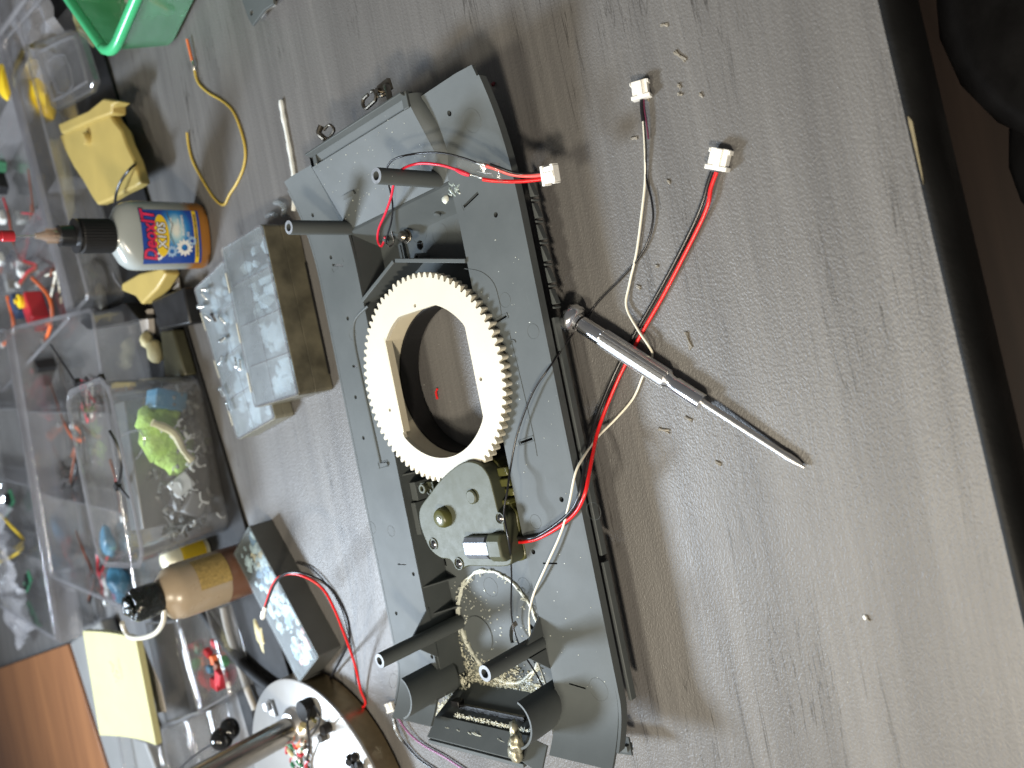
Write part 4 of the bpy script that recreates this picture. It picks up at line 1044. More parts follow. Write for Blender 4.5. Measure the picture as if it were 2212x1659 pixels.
# ================================================================== FROSTED PARTS BOXES + SCREWS
def busy(bm, x0, x1, y0, y1, z, n, s0, s1):
    for i in range(n):
        blob(bm, (random.uniform(x0, x1), random.uniform(y0, y1), z), random.uniform(s0, s1), random.uniform(.6, 1.6), random.uniform(.6, 1.6), .5, .6, 1, 2, seed=i*1.3)
def flipbox(name, label, x0, x1, y0, y1, h, rz, gap, bodym, lidm, tiers=2):
    cx, cy = (x0+x1)/2, (y0+y1)/2; M = frame((cx, cy, 0), rz)
    a, b = (x1-x0)/2, (y1-y0)/2
    t = thing(name, label, 'parts box', (cx, cy, 0), rz)
    bm = newbm(); plate(bm, rrect(-a, a, -b, b, .003), [rrect(-a+.0015, a-.0015, -b+.0015, b-.0015, .002)], .0008, h*.52); box(bm, -a+.001, a-.001, -b+.001, b-.001, 0, .0014)
    bmesh.ops.transform(bm, matrix=M, verts=bm.verts); obj('body', bm, bodym, t, bevel=.0003)
    bm = newbm(); plate(bm, rrect(-a, a, -b, b, .003), [rrect(-a+.0012, a-.0012, -b+.0012, b-.0012, .002)], h*.53, h-.0006)
    for f in (-.5, 0, .5): box(bm, a*f-.0004, a*f+.0004, -b+.0013, b-.0013, h*.60, h-.0018)
    bmesh.ops.transform(bm, matrix=M, verts=bm.verts); obj('lid_rim', bm, bodym if tiers == 2 else lidm, t, bevel=.0003)
    bm = newbm(); plate(bm, rrect(-a+.0006, a-.0006, -b+.0006, b-.0006, .003), [], h-.0006, h+.0006)
    box(bm, -a+.004, a-.004, b-.0052, b-.0044, h+.0006, h+.0012)
    bmesh.ops.transform(bm, matrix=M, verts=bm.verts); lid = obj('lid', bm, lidm, t, bevel=.0003)
    bm = newbm(); plate(bm, rrect(-a+.0002, a-.0002, -b+.0002, b-.0002, .003), [rrect(-a+.0016, a-.0016, -b+.0016, b-.0016, .003)], h+.0007, h+.0011)
    for f in (-.5, 0, .5): box(bm, a*f-.0003, a*f+.0003, -b+.002, b-.006, h+.0007, h+.0009)
    box(bm, -a+.002, a-.002, -.0003, .0003, h+.00095, h+.0011)
    bmesh.ops.transform(bm, matrix=M, verts=bm.verts); obj('border', bm, M_TRIMC, lid)
    bm = newbm(); box(bm, -a+.012, a-.030, -b-.0006, -b+.0006, h*.02, h*.07)
    bmesh.ops.transform(bm, matrix=M, verts=bm.verts); obj('foot_strip', bm, M_BLACKM, t)
    bm = newbm()
    for f in (-.8, -.18, .45): box(bm, a*f, a*f+.016, b-.0002, b+.0022, h*.4, h+.0004)
    bmesh.ops.transform(bm, matrix=M, verts=bm.verts); pieces('clip', bm, plastic('cream_clip', (.46, .42, .30), .45, .1, 60, .1), t, bevel=.0004)
    bm = newbm(); busy(bm, -a+.008, a-.008, -b+.008, b-.008, h*.55, 70, .003, .008)
    bmesh.ops.transform(bm, matrix=M, verts=bm.verts)
    o = obj('contents', bm, plastic(name+'_contents', (.40, .47, .50), .6, .5, 45, .3), t); o['kind'] = 'stuff'
    return t, M
flipbox('parts_box', 'taller frosted-lid olive parts box between the hull and the oil bottle', (.022), .150, .5040, .5690, .0305, .02, 0, M_OLBODY, M_FROST)
T2, M2 = flipbox('parts_box', 'low frosted parts box with zinc screws on its lid', .004, .142, .574, .642, .0180, .16, 0, plastic('olive_grey_box', (.16, .155, .12), .42, .2, 30, .2), M_FROST)
def make_screw(mat, L=.0085):
    t = thing('screw', '', 'screw', (0, 0, 0))
    bm = newbm(); M = Matrix.Rotation(pi/2, 4, 'Y')
    lathe(bm, [(.0001, -.0006), (.0014, -.0002), (.0021, .0008), (.0021, .0014), (.0011, .0016)], M, 16); obj('head', bm, mat, t)
    bm = newbm(); pr = [(.0011, .0016)]; z = .002
    while z < L: pr += [(.0010, z), (.0014, z+.0003), (.0010, z+.0006)]; z += .0009
    pr += [(.0002, L+.0012)]; lathe(bm, pr, M, 12); obj('shank', bm, mat, t); return t
scr = make_screw(metal('zinc', (.74, .78, .80), .24)); scrb = make_screw(M_SCREWB, .0075)
def copy_tree(o, parent=None):
    c_ = o.copy(); C.objects.link(c_); c_.parent = parent
    for ch in list(o.children): copy_tree(ch, c_)
    return c_
SC = [((447, 625), (428, 627), 'topmost zinc screw on the low box lid'), ((435, 633), (452, 655), 'zinc screw slanting just under the topmost one on the lid'), ((428, 663), (448, 662), 'zinc screw pointing left at the lid edge, third from the top'), ((443, 682), (468, 706), 'zinc screw just left of the black screw on the lid'),
      ((474, 684), (496, 712), 'zinc screw right of the black screw, near the box hinge'), ((474, 738), (494, 724), 'zinc screw tilted up to the right in the middle of the lid'), ((474, 787), (482, 765), 'upright zinc screw left of a close pair on the lid'), ((512, 795), (508, 768), 'left zinc screw of the close upright pair on the lid'), ((520, 800), (518, 772), 'right zinc screw of the close upright pair on the lid'),
      ((473, 838), (486, 862), 'second lowest zinc screw, at the left lid edge'), ((488, 868), (498, 893), 'lowest zinc screw on the lid near the box corner')]
for i, (h_, t_, lb_) in enumerate(SC):
    s_ = scr if i == 0 else copy_tree(scr)
    p, q = at(h_[0], h_[1], .0228), at(t_[0], t_[1], .0222); s_.location = (p.x, p.y, .0228)
    s_.rotation_euler = (0, .06, atan2(q.y-p.y, q.x-p.x)); s_['label'] = lb_; s_['group'] = 'zinc screws on the low box lid'
p, q = at(457, 678, .0228), at(470, 705, .0228); scrb.location = (p.x, p.y, .0228); scrb.rotation_euler = (0, .06, atan2(q.y-p.y, q.x-p.x)); scrb['label'] = 'black screw among the zinc screws on the low box lid'

# small grey box with clear lid near the lamp
LBX = Vector((-.1390, .6180, 0)); rz = radians(33)
t = thing('clear_lid_box', 'long dark grey box with clear lid and small parts, next to the lamp base', 'parts box', LBX, rz); M = frame(LBX, rz)
a, b, h = .064, .0225, .022
bm = newbm(); plate(bm, rrect(-a, a, -b, b, .002), [rrect(-a+.0018, a-.0018, -b+.0018, b-.0018, .001)], 0, h*.98); box(bm, -a+.0005, a-.0005, -b+.0005, b-.0005, -.0, .0015)
bmesh.ops.transform(bm, matrix=M, verts=bm.verts); obj('body', bm, M_GREYB, t, bevel=.0003)
bm = newbm(); box(bm, -a+.0005, a-.0005, -b+.0005, b-.0005, h*.98, h+.0010, M); obj('lid', bm, M_LIDF, t, bevel=.0003)
for nm, mt_, k in (('contents', plastic('mixed_small_parts', (.36, .44, .48), .6, .55, 110, .4), 90), ('contents', plastic('pink_bits', (.50, .22, .20), .6, .4, 90, .4), 6), ('contents', plastic('tan_bits', (.42, .36, .24), .6, .4, 90, .4), 16), ('contents', plastic('blue_bits', (.12, .22, .34), .6, .4, 90, .4), 16)):
    bm = newbm(); busy(bm, -a+.006, a-.006 if k > 10 else -a+.03, -b+.005, b-.005, h*.85, k, .002, .0048); bmesh.ops.transform(bm, matrix=M, verts=bm.verts)
    o = obj(nm, bm, mt_, t); o['kind'] = 'stuff'

# ================================================================== LAMP
LC = Vector((-.308, .612, 0)); LR = .104
t = thing('desk_lamp', 'round heavy lamp base with white top, bronze side and leaning pole', 'lamp', LC)
bm = newbm(); lathe(bm, [(LR-.004, 0), (LR, .002), (LR, .0195)], Matrix.Translation(LC), 96); obj('base_side', bm, M_BRONZE, t)
bm = newbm(); lathe(bm, [(LR, .0196), (LR, .0215), (LR-.0012, .0222), (.001, .0224)], Matrix.Translation(LC), 96); obj('base_top', bm, M_LAMPW, t)
bm = newbm(); p0 = at(655, 1540, .0225); p1 = Vector((p0.x-.012, p0.y-.006, .30))
ps = at(640, 1568, .0225)
tube(bm, [(ps.x, ps.y, .022), (ps.x-.002, ps.y, .12), (ps.x-.006, ps.y, .255)], .0105, 28); obj('pole', bm, M_BRONZE if 0 else metal('warm_steel', (.40, .37, .33), .20, .08), t, angle=80)
bm = newbm(); lathe(bm, [(.0165, .0225), (.0165, .0245), (.0130, .029), (.0108, .0295)], Matrix.Translation((ps.x, ps.y, 0)), 40); obj('pole_collar', bm, M_STEEL, t)
# litter on the lamp base
def lump(name, label, cat, px, py, z, r, mat, sx=1, sy=1, sz=1, amp=.3, seed=1, group=None):
    q = at(px, py, z); bm = newbm(); blob(bm, (q.x, q.y, z), r, sx, sy, sz, amp, 2, 1.6, seed); return tag(obj(name, bm, mat, angle=70), label, cat, group)
def cyl(name, label, cat, px, py, z0, r, h, mat, tilt=0, rz=0, n=24):
    q = at(px, py, z0); bm = newbm(); lathe(bm, [(r*.96, 0), (r, .0004), (r, h-.0004), (r*.96, h)], frame((q.x, q.y, z0), rz, tilt), n); return tag(obj(name, bm, mat), label, cat)
cyl('magnet', 'round black magnet lying against the pole foot on the lamp base', 'magnet', 672, 1528, .0226, .0085, .009, M_BLACKM)
cyl('magnet', 'small black cube-like magnet on the right of the lamp base', 'magnet', 712, 1570, .0226, .0042, .007, M_BLACK)
cyl('magnet', 'small dark nut below the cube-like magnet on the lamp base', 'magnet', 702, 1590, .0226, .0035, .005, plastic('dk', (.06, .06, .06), .4, .1, 60, .1))
t7 = thing('magnet_pile', 'heap of tiny black parts at the lower right of the lamp base', 'magnets', at(768, 1645, .0226))
for i in range(7):
    q = at(768+random.uniform(-16, 14), 1645+random.uniform(-14, 14), .0226+.0015*(i % 3)); bm = newbm()
    lathe(bm, [(.0026, 0), (.0028, .0004), (.0028, .0042), (.0024, .0046)], frame((q.x, q.y, .0226+.0012*(i % 3)), 0, random.uniform(-.5, .5), random.uniform(-.5, .5)), 16); obj('piece', bm, M_BLACK, t7)
for i, (a_, b_, m_, lb_) in enumerate((((664, 1540), (683, 1560), metal('brass', (.70, .62, .30), .25), 'short brass pin lying on the lamp base by the black magnet'), ((688, 1562), (666, 1584), M_CHROME, 'bright steel pin on the lamp base below the brass one'), ((655, 1565), (640, 1592), M_CREAMF, 'cream plastic spacer stick by the pole on the lamp base'), ((655, 1600), (640, 1612), M_ORW, 'salmon plastic stub on the lamp base below the pole'))):
    bm = newbm(); tube(bm, PX([(a_[0], a_[1], .026), ((a_[0]+b_[0])/2, (a_[1]+b_[1])/2, .0262), (b_[0], b_[1], .026)]), .0016 if i < 2 else .0026, 10); tag(obj('pin' if i < 2 else 'plastic_stick', bm, m_), lb_, 'pin' if i < 2 else 'stick')
bm = newbm(); tube(bm, PX([(668, 1532, .032), (664, 1560, .036), (668, 1600, .030), (664, 1640, .026), (660, 1662, .026)]), .0010); tube(bm, PX([(680, 1525, .030), (690, 1545, .036), (688, 1566, .034), (672, 1590, .028)]), .0008)
tag(obj('wire_scrap', bm, M_BLK), 'thin black wires draped over the litter on the lamp base', 'wire')
t8 = thing('scrap_heap', 'heap of small white and coloured scraps at the foot of the lamp pole', 'scraps', at(655, 1625, .0226))
for i in range(34):
    q = at(655+random.gauss(0, 13), 1622+random.gauss(0, 20), .0226); mt_ = random.choice([M_WHPL, M_WHPL, M_WHPL, M_CREAMF, M_SOLDER, M_REDPL, M_PCB])
    bm = newbm(); a = random.uniform(0, 6.3); z0 = .0235+random.random()*.005; L_ = random.uniform(.002, .006)
    tube(bm, [(q.x, q.y, z0), (q.x+L_*cos(a), q.y+L_*sin(a), z0+.001), (q.x+2*L_*cos(a+.4), q.y+2*L_*sin(a+.4), z0)], random.uniform(.0006, .0022), 6, 3); obj('scrap', bm, mt_, t8)
for i, (px, py) in enumerate(((590, 1530),)):
    q = at(px, py, .0226); bm = newbm(); prism(bm, [(-.008, -.002), (.004, -.005), (.009, .002), (-.003, .006)], 0, .0022, frame((q.x, q.y, .0226), .5)); prism(bm, [(-.001, -.001), (.007, -.003), (.008, .004), (.002, .005)], .0024, .006, frame((q.x, q.y, .0226), .5)); tag(obj('metal_offcut', bm, M_STEEL, bevel=.0003), 'bent bright metal offcut beside the pole on the lamp base', 'offcut')

# ================================================================== BLACK SHELF AREA BEHIND
bm = newbm()
rzb = radians(11.0)
Mb = frame((.10, .7135, 0), rzb)
box(bm, -.52, .62, 0, .115, .0005, .0035, Mb)
tag(obj('black_mat', bm, M_BLACKM, bevel=.0006), 'thin black mat under the clutter along the back of the desk', 'mat')
def slab(name, label, cat, pts, z0, z1, mat, bev=.0008, th=None, parent=None):
    P_ = [at(x, y, z1) for x, y in pts]; bm = newbm(); prism(bm, [(p.x, p.y) for p in P_], z0, z1); o = obj(name, bm, mat, parent, bevel=bev)
    if parent is None: tag(o, label, cat)
    return o
slab('wooden_board', 'orange brown wooden board at the far back corner of the desk', 'board', [(-160, 1500), (145, 1392), (262, 1760), (-160, 1760)], .004, .014, wood_material('orange_wood', (.150, .058, .020), (.245, .102, .036), (2.4, 26, 2), -.66), .001)
slab('grey_rail', 'pale grey plastic rail between the wooden board and the clear boxes', 'rail', [(150, 1388), (214, 1342), (372, 1760), (268, 1760)], .004, .022, M_GREYL, .003)

def opentray(bm, pts, h0, h1, wall=.0022):
    pass
def organizer(name, label, p0, p1, depth, ncell, h, depth2=None, midgap=.012, cells2=3, ext=0):
    """open compartment box: near tray and hinged far tray; p0,p1 = near rim corners (+X side first)"""
    p0 = Vector(p0); p1 = Vector(p1); d = (p1-p0); L_ = d.length; rz = atan2(d.y, d.x)
    t = thing(name, label, 'organizer', (p0.x, p0.y, 0), rz); M = frame((p0.x, p0.y, 0), rz)
    Lbase = L_
    for k, (y0, dp, nc) in enumerate(((0, depth, ncell), (-depth-midgap, depth2 or depth, cells2))):
        ya = -y0 if k == 0 else depth+midgap
        y0_, y1_ = -(ya+dp), -ya
        L_ = Lbase + (ext if k else 0)
        bm = newbm()
        plate(bm, rrect(0, L_, y0_, y1_, .006), [rrect(.002, L_-.002, y0_+.002, y1_-.002, .005)], .0045, h)
        box(bm, .002, L_-.002, y0_+.002, y1_-.002, .0045, .0060)
        bmesh.ops.transform(bm, matrix=M, verts=bm.verts); tr = obj('tray', bm, M_CLEARD, t)
        bm = newbm(); plate(bm, rrect(-.003, L_+.003, y0_-.003, y1_+.003, .008), [rrect(.0015, L_-.0015, y0_+.0015, y1_-.0015, .005)], h+.0002, h+.0026)
        bmesh.ops.transform(bm, matrix=M, verts=bm.verts); obj('rim', bm, M_TRIMC, tr, bevel=.0008)
        bm = newbm()
        for i in range(1, nc): x = L_*i/nc; box(bm, x-.0008, x+.0008, y0_+.0025, y1_-.0025, .0062, h-.001)
        bmesh.ops.transform(bm, matrix=M, verts=bm.verts); pieces('divider', bm, M_TRIMC, tr)
    bm = newbm(); box(bm, 0, L_, -depth-midgap+.001, -depth-.001, h*.55, h*.62, M)
    for i in range(5): box(bm, 0, L_, -depth-midgap*(i+.3)/5.2, -depth-midgap*(i+.62)/5.2, h*.62, h+.004, M)
    obj('hinge_strip', bm, M_TRIMC, t)
    return t, M
organizer('clear_organizer', 'large open clear organizer behind the takeaway tub, trays full of wire leads', (.150, .800, 0), (-.150, .838, 0), .255, 3, .050, .30, .03, 4, .085)
organizer('clear_organizer', 'open clear organizer at the far right end behind the oil bottle', (.560, .880, 0), (.170, .830, 0), .045, 3, .040, .30, .018)
# wait for contents
def lead(name, label, pts, r, cols, plugm=M_WHPL, psize=.004, cat='wire lead', group=None):
    t = thing(name, label, cat, at(*pts[0]), 0, group)
    for i, c_ in enumerate(cols):
        o_ = (i-(len(cols)-1)/2)*r*2.1
        cable(t, [(x+o_*2000*.3, y+o_*2000, z) for x, y, z in pts], r, c_)
    q = at(*pts[-1]); bm = newbm(); cbox(bm, (0, 0, psize*.5), (psize*1.6, psize*1.2, psize), frame(q, random.uniform(0, 3))); obj('plug', bm, plugm, t, bevel=.0003)
    return t
M_BRW = plastic('brown_wire', (.16, .05, .025), .4, .1, 80, 0); M_ORG = plastic('orange_lead', (.60, .12, .03), .4, .1, 80, 0)
lead('servo_lead', 'brown and orange lead looping out of the black servo in the clear organizer', [(110, 830, .012), (125, 875, .012), (140, 915, .012), (158, 945, .016), (180, 950, .014), (172, 930, .010), (160, 920, .010)], .0012, [M_BRW, M_ORG, M_BRW])
tsv = thing('servo_motor', 'black servo motor block in the first tray of the clear organizer', 'servo', at(112, 790, .01))
M = frame(at(112, 795, .0115), radians(-65)); bm = newbm(); cbox(bm, (0, 0, .012), (.044, .024, .022), M); obj('body', bm, M_BLACKM, tsv, bevel=.001)
bm = newbm(); cbox(bm, (-.017, .002, .0245), (.012, .018, .003), M); obj('gold_contacts', bm, plastic('pale_gold', (.42, .36, .14), .4, .2, 300, .2), tsv)
bm = newbm(); cbox(bm, (.004, -.004, .0240), (.008, .005, .002), M); obj('red_mark', bm, M_REDPL, tsv)
lead('wire_bundle', 'brown wire bundle with white plugs in the clear organizer under the blue roll', [(165, 1150, .012), (180, 1190, .016), (195, 1225, .018), (205, 1255, .016), (192, 1300, .012), (205, 1270, .014), (232, 1300, .012)], .0014, [M_BRW, M_BLK])
lead('wire_bundle', 'dark wires ending in a red tip near the middle of the clear organizer', [(205, 1165, .012), (210, 1200, .016), (212, 1240, .014), (228, 1210, .012), (234, 1190, .014)], .0016, [M_BLK, M_REDPL])
lead('wire_bundle', 'reddish leads against the tub side in the clear organizer', [(240, 1000, .012), (252, 1040, .014), (262, 1085, .012), (270, 1120, .012)], .0016, [M_BRW, M_REDPL, M_YELW])
bm = newbm(); q = at(255, 1262, .018); blob(bm, (q.x, q.y, .016), .020, 1.1, .75, .6, .35, 3, 1.5, 4); tag(obj('blue_roll', bm, M_BLUE, angle=80), 'crumpled translucent blue plastic wad in the clear organizer', 'plastic wad')
bm = newbm(); q = at(232, 1170, .014); blob(bm, (q.x, q.y, .014), .015, 1.1, .7, .5, .35, 3, 1.5, 8); tag(obj('blue_roll', bm, M_BLUE, angle=80), 'smaller blue plastic wad behind the clear tub corner', 'plastic wad')
bm = newbm(); q = at(232, 1250, .012); blob(bm, (q.x-.004, q.y, .014), .006, 1.3, .8, .8, .3, 2, 1.5, 4); blob(bm, (q.x-.016, q.y, .014), .006, 1, .9, .8, .3, 2, 1.5, 5); tag(obj('white_connector', bm, M_WHPL), 'two joined white connectors beside the blue plastic wad', 'connector')
# far tray contents (left edge of the picture)
lead('wire_bundle', 'dark red and white leads in the right organizer, upper compartment', [(8, 430, .02), (20, 470, .02), (28, 520, .02), (45, 560, .018), (78, 575, .016), (60, 590, .014), (42, 615, .014)], .0013, [M_REDPL, M_BRW])
lead('wire_bundle', 'thick orange wire along the left picture edge by the red motor', [(16, 640, .02), (28, 690, .02), (26, 720, .018), (8, 745, .016)], .0022, [M_ORG])
lead('wire_bundle', 'orange wire curving round the red part at the left picture edge', [(70, 600, .02), (105, 640, .022), (112, 690, .02), (98, 738, .016)], .0022, [M_ORG])
for (px, py, s_, mt_, lb_, nm) in ((8, 355, .014, M_PCB, 'green circuit scrap at the upper left picture edge', 'circuit_board'), (12, 395, .016, M_BLACKM, 'black module at the upper left picture edge', 'module'), (10, 470, .010, M_WHPL, 'white connector on the left picture edge above the orange wire', 'connector'), (8, 560, .010, M_WHPL, 'lower white connector on the left picture edge', 'connector'), (50, 590, .008, M_WHPL, 'white plug at the end of the brown leads', 'connector'), (52, 660, .018, plastic('navy', (.03, .05, .10), .4, .2, 60, .1), 'navy blue module among the orange wires', 'module'),
                                   (30, 610, .014, M_GREYL, 'grey bracket above the navy module', 'bracket')):
    M = frame(at(px, py, .012), random.uniform(0, 1)); bm = newbm(); cbox(bm, (0, 0, s_*.35), (s_*1.6, s_, s_*.7), M); tag(obj(nm, bm, mt_, bevel=.0008), lb_, nm.replace('_', ' '))
trm = thing('toy_motor', 'red toy gear motor with a yellow wheel cap at the left picture edge', 'motor', at(90, 675, .012))
M = frame(at(95, 665, .012), .3); bm = newbm(); cbox(bm, (0, 0, .010), (.036, .024, .02), M); cbox(bm, (-.018, .004, .008), (.018, .014, .014), M); obj('body', bm, M_REDPL, trm, bevel=.002)
bm = newbm(); lathe(bm, [(.0085, .020), (.0085, .024), (.003, .025), (.003, .028)], M @ Matrix.Translation((.013, .004, 0)), 20); obj('wheel_cap', bm, M_YELPL, trm)
for (x0, y0, lb_) in ((150, 1020, 'tangled thin leads in the middle of the clear organizer tray'), (190, 870, 'short dark leads under the cable tie in the clear organizer'), (95, 1050, 'black hooked wire in the second compartment of the clear organizer'), (75, 470, 'pale leads in the narrow compartment of the right organizer'), (120, 600, 'loose leads and tubes beside the clear dome in the right organizer')):
    t_ = thing('wire_tangle', lb_, 'wire tangle', at(x0, y0, .01))
    for k in range(5):
        P_ = [(x0+random.gauss(0, 16), y0+random.gauss(0, 34), .008+.010*random.random()) for _ in range(4)]
        cable(t_, P_, random.uniform(.0008, .0016), random.choice([M_BLK, M_BRW, M_REDP, M_WHITE, M_BLK]))
# plastic bags and boards at the far left
def bag(name, label, px, py, z, sx, sy, rz, seed):
    M = frame(at(px, py, z), rz); bm = newbm(); n = 14; v = []
    for i in range(n+1):
        v.append([bm.verts.new(M @ Vector(((i/n-.5)*sx, (j/n-.5)*sy, .010+.014*noise.noise(Vector((i*.45, j*.45, seed)))+.01*sin(pi*i/n)*sin(pi*j/n)))) for j in range(n+1)])
    for i in range(n):
        for j in range(n): bm.faces.new((v[i][j], v[i+1][j], v[i+1][j+1], v[i][j+1]))
    o = obj(name, bm, M_BAG, angle=22); return tag(o, label, 'bag')
bag('plastic_bag', 'crumpled clear bag with a circuit board in the far organizer tray', 45, 1290, .012, .13, .11, .4, 2)
bag('plastic_bag', 'pale clear bag on the left picture edge beside the yellow wire', 8, 1110, .020, .09, .10, .9, 6)
M = frame(at(65, 1255, .014), radians(-60)); bm = newbm(); cbox(bm, (0, 0, .003), (.044, .016, .002), M); pb_ = obj('circuit_board', bm, M_PCB, bevel=.0003); tag(pb_, 'small dark green board inside the crumpled clear bag', 'circuit board')
bm = newbm()
for i in range(9): cbox(bm, (random.uniform(-.018, .018), random.uniform(-.006, .006), .005), (.005, .004, .003), M)
obj('chip', bm, M_BLACKM, pb_)
M = frame(at(28, 1085, .014), radians(-70)); bm = newbm(); cbox(bm, (0, 0, .006), (.060, .020, .003), M); pb_ = obj('circuit_board', bm, M_PCB, bevel=.0003); tag(pb_, 'green board with a row of black pins at the left picture edge', 'circuit board')
bm = newbm()
for i in range(12): cbox(bm, (-.026+i*.0047, 0, .010), (.0026, .013, .006), M)
obj('pin_header', bm, M_BLACKM, pb_)
lead('wire_bundle', 'yellow and black wire curling by the left picture edge', [(2, 1115, .03), (25, 1140, .028), (48, 1165, .024), (52, 1185, .02), (30, 1205, .018), (0, 1218, .018)], .0020, [plastic('yel_wire', (.60, .42, .04), .4, .1, 80, 0), M_BLK])

# clear tub standing in front of the organizer
tub = thing('clear_tub', 'clear takeaway tub of scraps with a lime green foam block', 'tub', (-.005, .74, .0036))
bm = newbm(); n = 28
secs = []
def rr_ring(x0, x1, y0, y1, r, z): return [bm.verts.new((p[0], p[1], z)) for p in rrect(x0, x1, y0, y1, r, 7)]
A_ = rr_ring(-.083, .068, .706, .800, .018, .0042); B_ = rr_ring(-.088, .073, .700, .806, .020, .0850)
A2_ = rr_ring(-.0815, .0665, .7075, .7985, .017, .0055); B2_ = rr_ring(-.0868, .0718, .7012, .8048, .019, .0850)
for P_, Q_ in ((A_, B_), (A2_, B2_), (B_, B2_)):
    for i in range(len(P_)): j = (i+1) % len(P_); bm.faces.new((P_[i], P_[j], Q_[j], Q_[i]))
bm.faces.new(A_[::-1]); bm.faces.new(A2_)
obj('wall', bm, M_CLEARD, tub, angle=60)
bm = newbm(); plate(bm, rrect(-.0905, .0755, .6975, .8085, .021, 8), [rrect(-.0862, .0712, .7018, .8042, .018, 8)], .0852, .0872); tube(bm, [(p[0], p[1], .0868) for p in rrect(-.0905, .0755, .6975, .8085, .021, 5)]+[(.0755, .787, .0868)], .0009, 6, 2)
obj('rim', bm, M_TRIMC, tub)
bm = newbm(); box(bm, -.012, .020, .716, .780, .030, .055, None); q = at(372, 872, .04); 
bm.free(); bm = newbm()
blob(bm, (.020, .730, .040), .021, 1.25, .75, .9, .55, 3, 2.2, 3); blob(bm, (.000, .728, .030), .017, 1.2, .75, .9, .55, 3, 2.2, 9); tag(obj('foam_block', bm, M_FOAM, angle=80), 'lime green torn foam block inside the clear tub', 'foam')
bm = newbm(); tube(bm, [(.030, .712, .052), (.018, .711, .036), (.000, .711, .030), (-.010, .712, .024)], .0035, 8, 4, jitter=.3); tag(obj('foam_strip', bm, M_CREAMF), 'beige foam strip across the lime foam in the clear tub', 'foam')
bm = newbm(); box(bm, -.075, .060, .745, .790, .0065, .040); bm.free()
for (x, y, z, sx, sy, sz, mt_, lb_, nm, r_) in ((-.005, .770, .034, .120, .030, .050, M_GREYB, 'dark grey casing part standing at the back inside the clear tub', 'casing_part', .05), (-.030, .728, .022, .050, .020, .020, M_BLACKM, 'black scrap block in the clear tub', 'scrap_block', .5),
                                             (-.050, .718, .028, .020, .012, .018, M_GREYL, 'pale grey square part low in the clear tub', 'square_part', .6), (-.030, .716, .036, .016, .004, .020, M_WHPL, 'small white tile in the clear tub', 'white_tile', -.5), (.048, .725, .030, .018, .02, .030, M_BLUE, 'blue wire knot at the upper corner of the clear tub', 'blue_knot', .3)):
    bm = newbm(); M = frame((x, y, z), 0, r_*.3, r_)
    cbox(bm, (0, 0, 0), (sx, sy, sz), M); tag(obj(nm, bm, mt_, bevel=.0015), lb_, nm.replace('_', ' '))
bm = newbm()
for i in range(240):
    x = random.uniform(-.074, .058); q = Vector((x, random.uniform(.713, .765), random.uniform(.008, .030)+(.022 if x < -.01 else 0)*random.random()))
    a = random.uniform(0, 6.3); L_ = random.uniform(.003, .010)
    if i % 2: tube(bm, [q, q+Vector((L_*cos(a), .002, L_*.5*sin(a))), q+Vector((1.8*L_*cos(a+.5), 0, L_*sin(a)))], random.uniform(.0006, .0022), 6, 3)
    else: blob(bm, q, random.uniform(.0018, .005), random.uniform(.6, 1.6), 1, random.uniform(.5, 1.2), .6, 1, 2, i)
o = obj('mixed_scraps', bm, plastic('mixed_scrap', (.085, .09, .085), .5, .9, 160, .3)); tag(o, 'grey and dark scraps filling the bottom of the clear tub', 'scraps'); o['kind'] = 'stuff'
bm = newbm()
for i in range(26):
    q = Vector((random.uniform(-.072, .03), random.uniform(.709, .716), random.uniform(.010, .040))); a = random.uniform(0, 6.3); L_ = random.uniform(.003, .008)
    tube(bm, [q, q+Vector((L_*cos(a), 0, L_*sin(a))), q+Vector((1.6*L_*cos(a+.6), 0, 1.6*L_*sin(a+.6)))], random.uniform(.0005, .0014), 6, 3)
o = obj('pale_scraps', bm, M_WHPL); tag(o, 'pale wire and plastic slivers in front inside the clear tub', 'scraps'); o['kind'] = 'stuff'
# clear lid leaning in the organizer, zip ties
bm = newbm(); tube(bm, PX([(110, 745, .06), (140, 790, .062), (163, 826, .062)]), .0010, 6); tube(bm, PX([(163, 826, .062), (170, 880, .060), (180, 960, .056), (184, 1000, .052)]), .0009, 6); tube(bm, PX([(163, 826, .062), (190, 826, .062), (219, 818, .062)]), .0013, 6)
q = at(166, 826, .062); cbox(bm, (0, 0, 0), (.006, .007, .005), frame(q, .3)); q = at(219, 818, .062); cbox(bm, (0, 0, 0), (.007, .006, .005), frame(q, .3))
tag(obj('cable_tie', bm, M_BLACK), 'black cable tie with two heads hanging over the clear organizer', 'cable tie')
bm = newbm(); tube(bm, PX([(236, 930, .075), (252, 960, .072), (262, 1000, .070), (258, 1040, .070), (254, 1048, .070)]), .0014, 6); q = at(254, 1050, .070); cbox(bm, (0, 0, 0), (.006, .007, .005), frame(q, .6)); tube(bm, PX([(258, 1052, .070), (280, 1078, .066)]), .0010, 6)
tag(obj('cable_tie', bm, M_BLACK), 'curved black cable tie along the clear tub rim', 'cable tie')
bm = newbm(); tube(bm, PX([(262, 940, .06), (300, 930, .058), (312, 960, .056), (285, 1000, .056), (255, 985, .06)]), .0012, 6); tag(obj('clear_loop', bm, M_TRIMC), 'clear plastic loop beside the clear tub rim', 'loop')
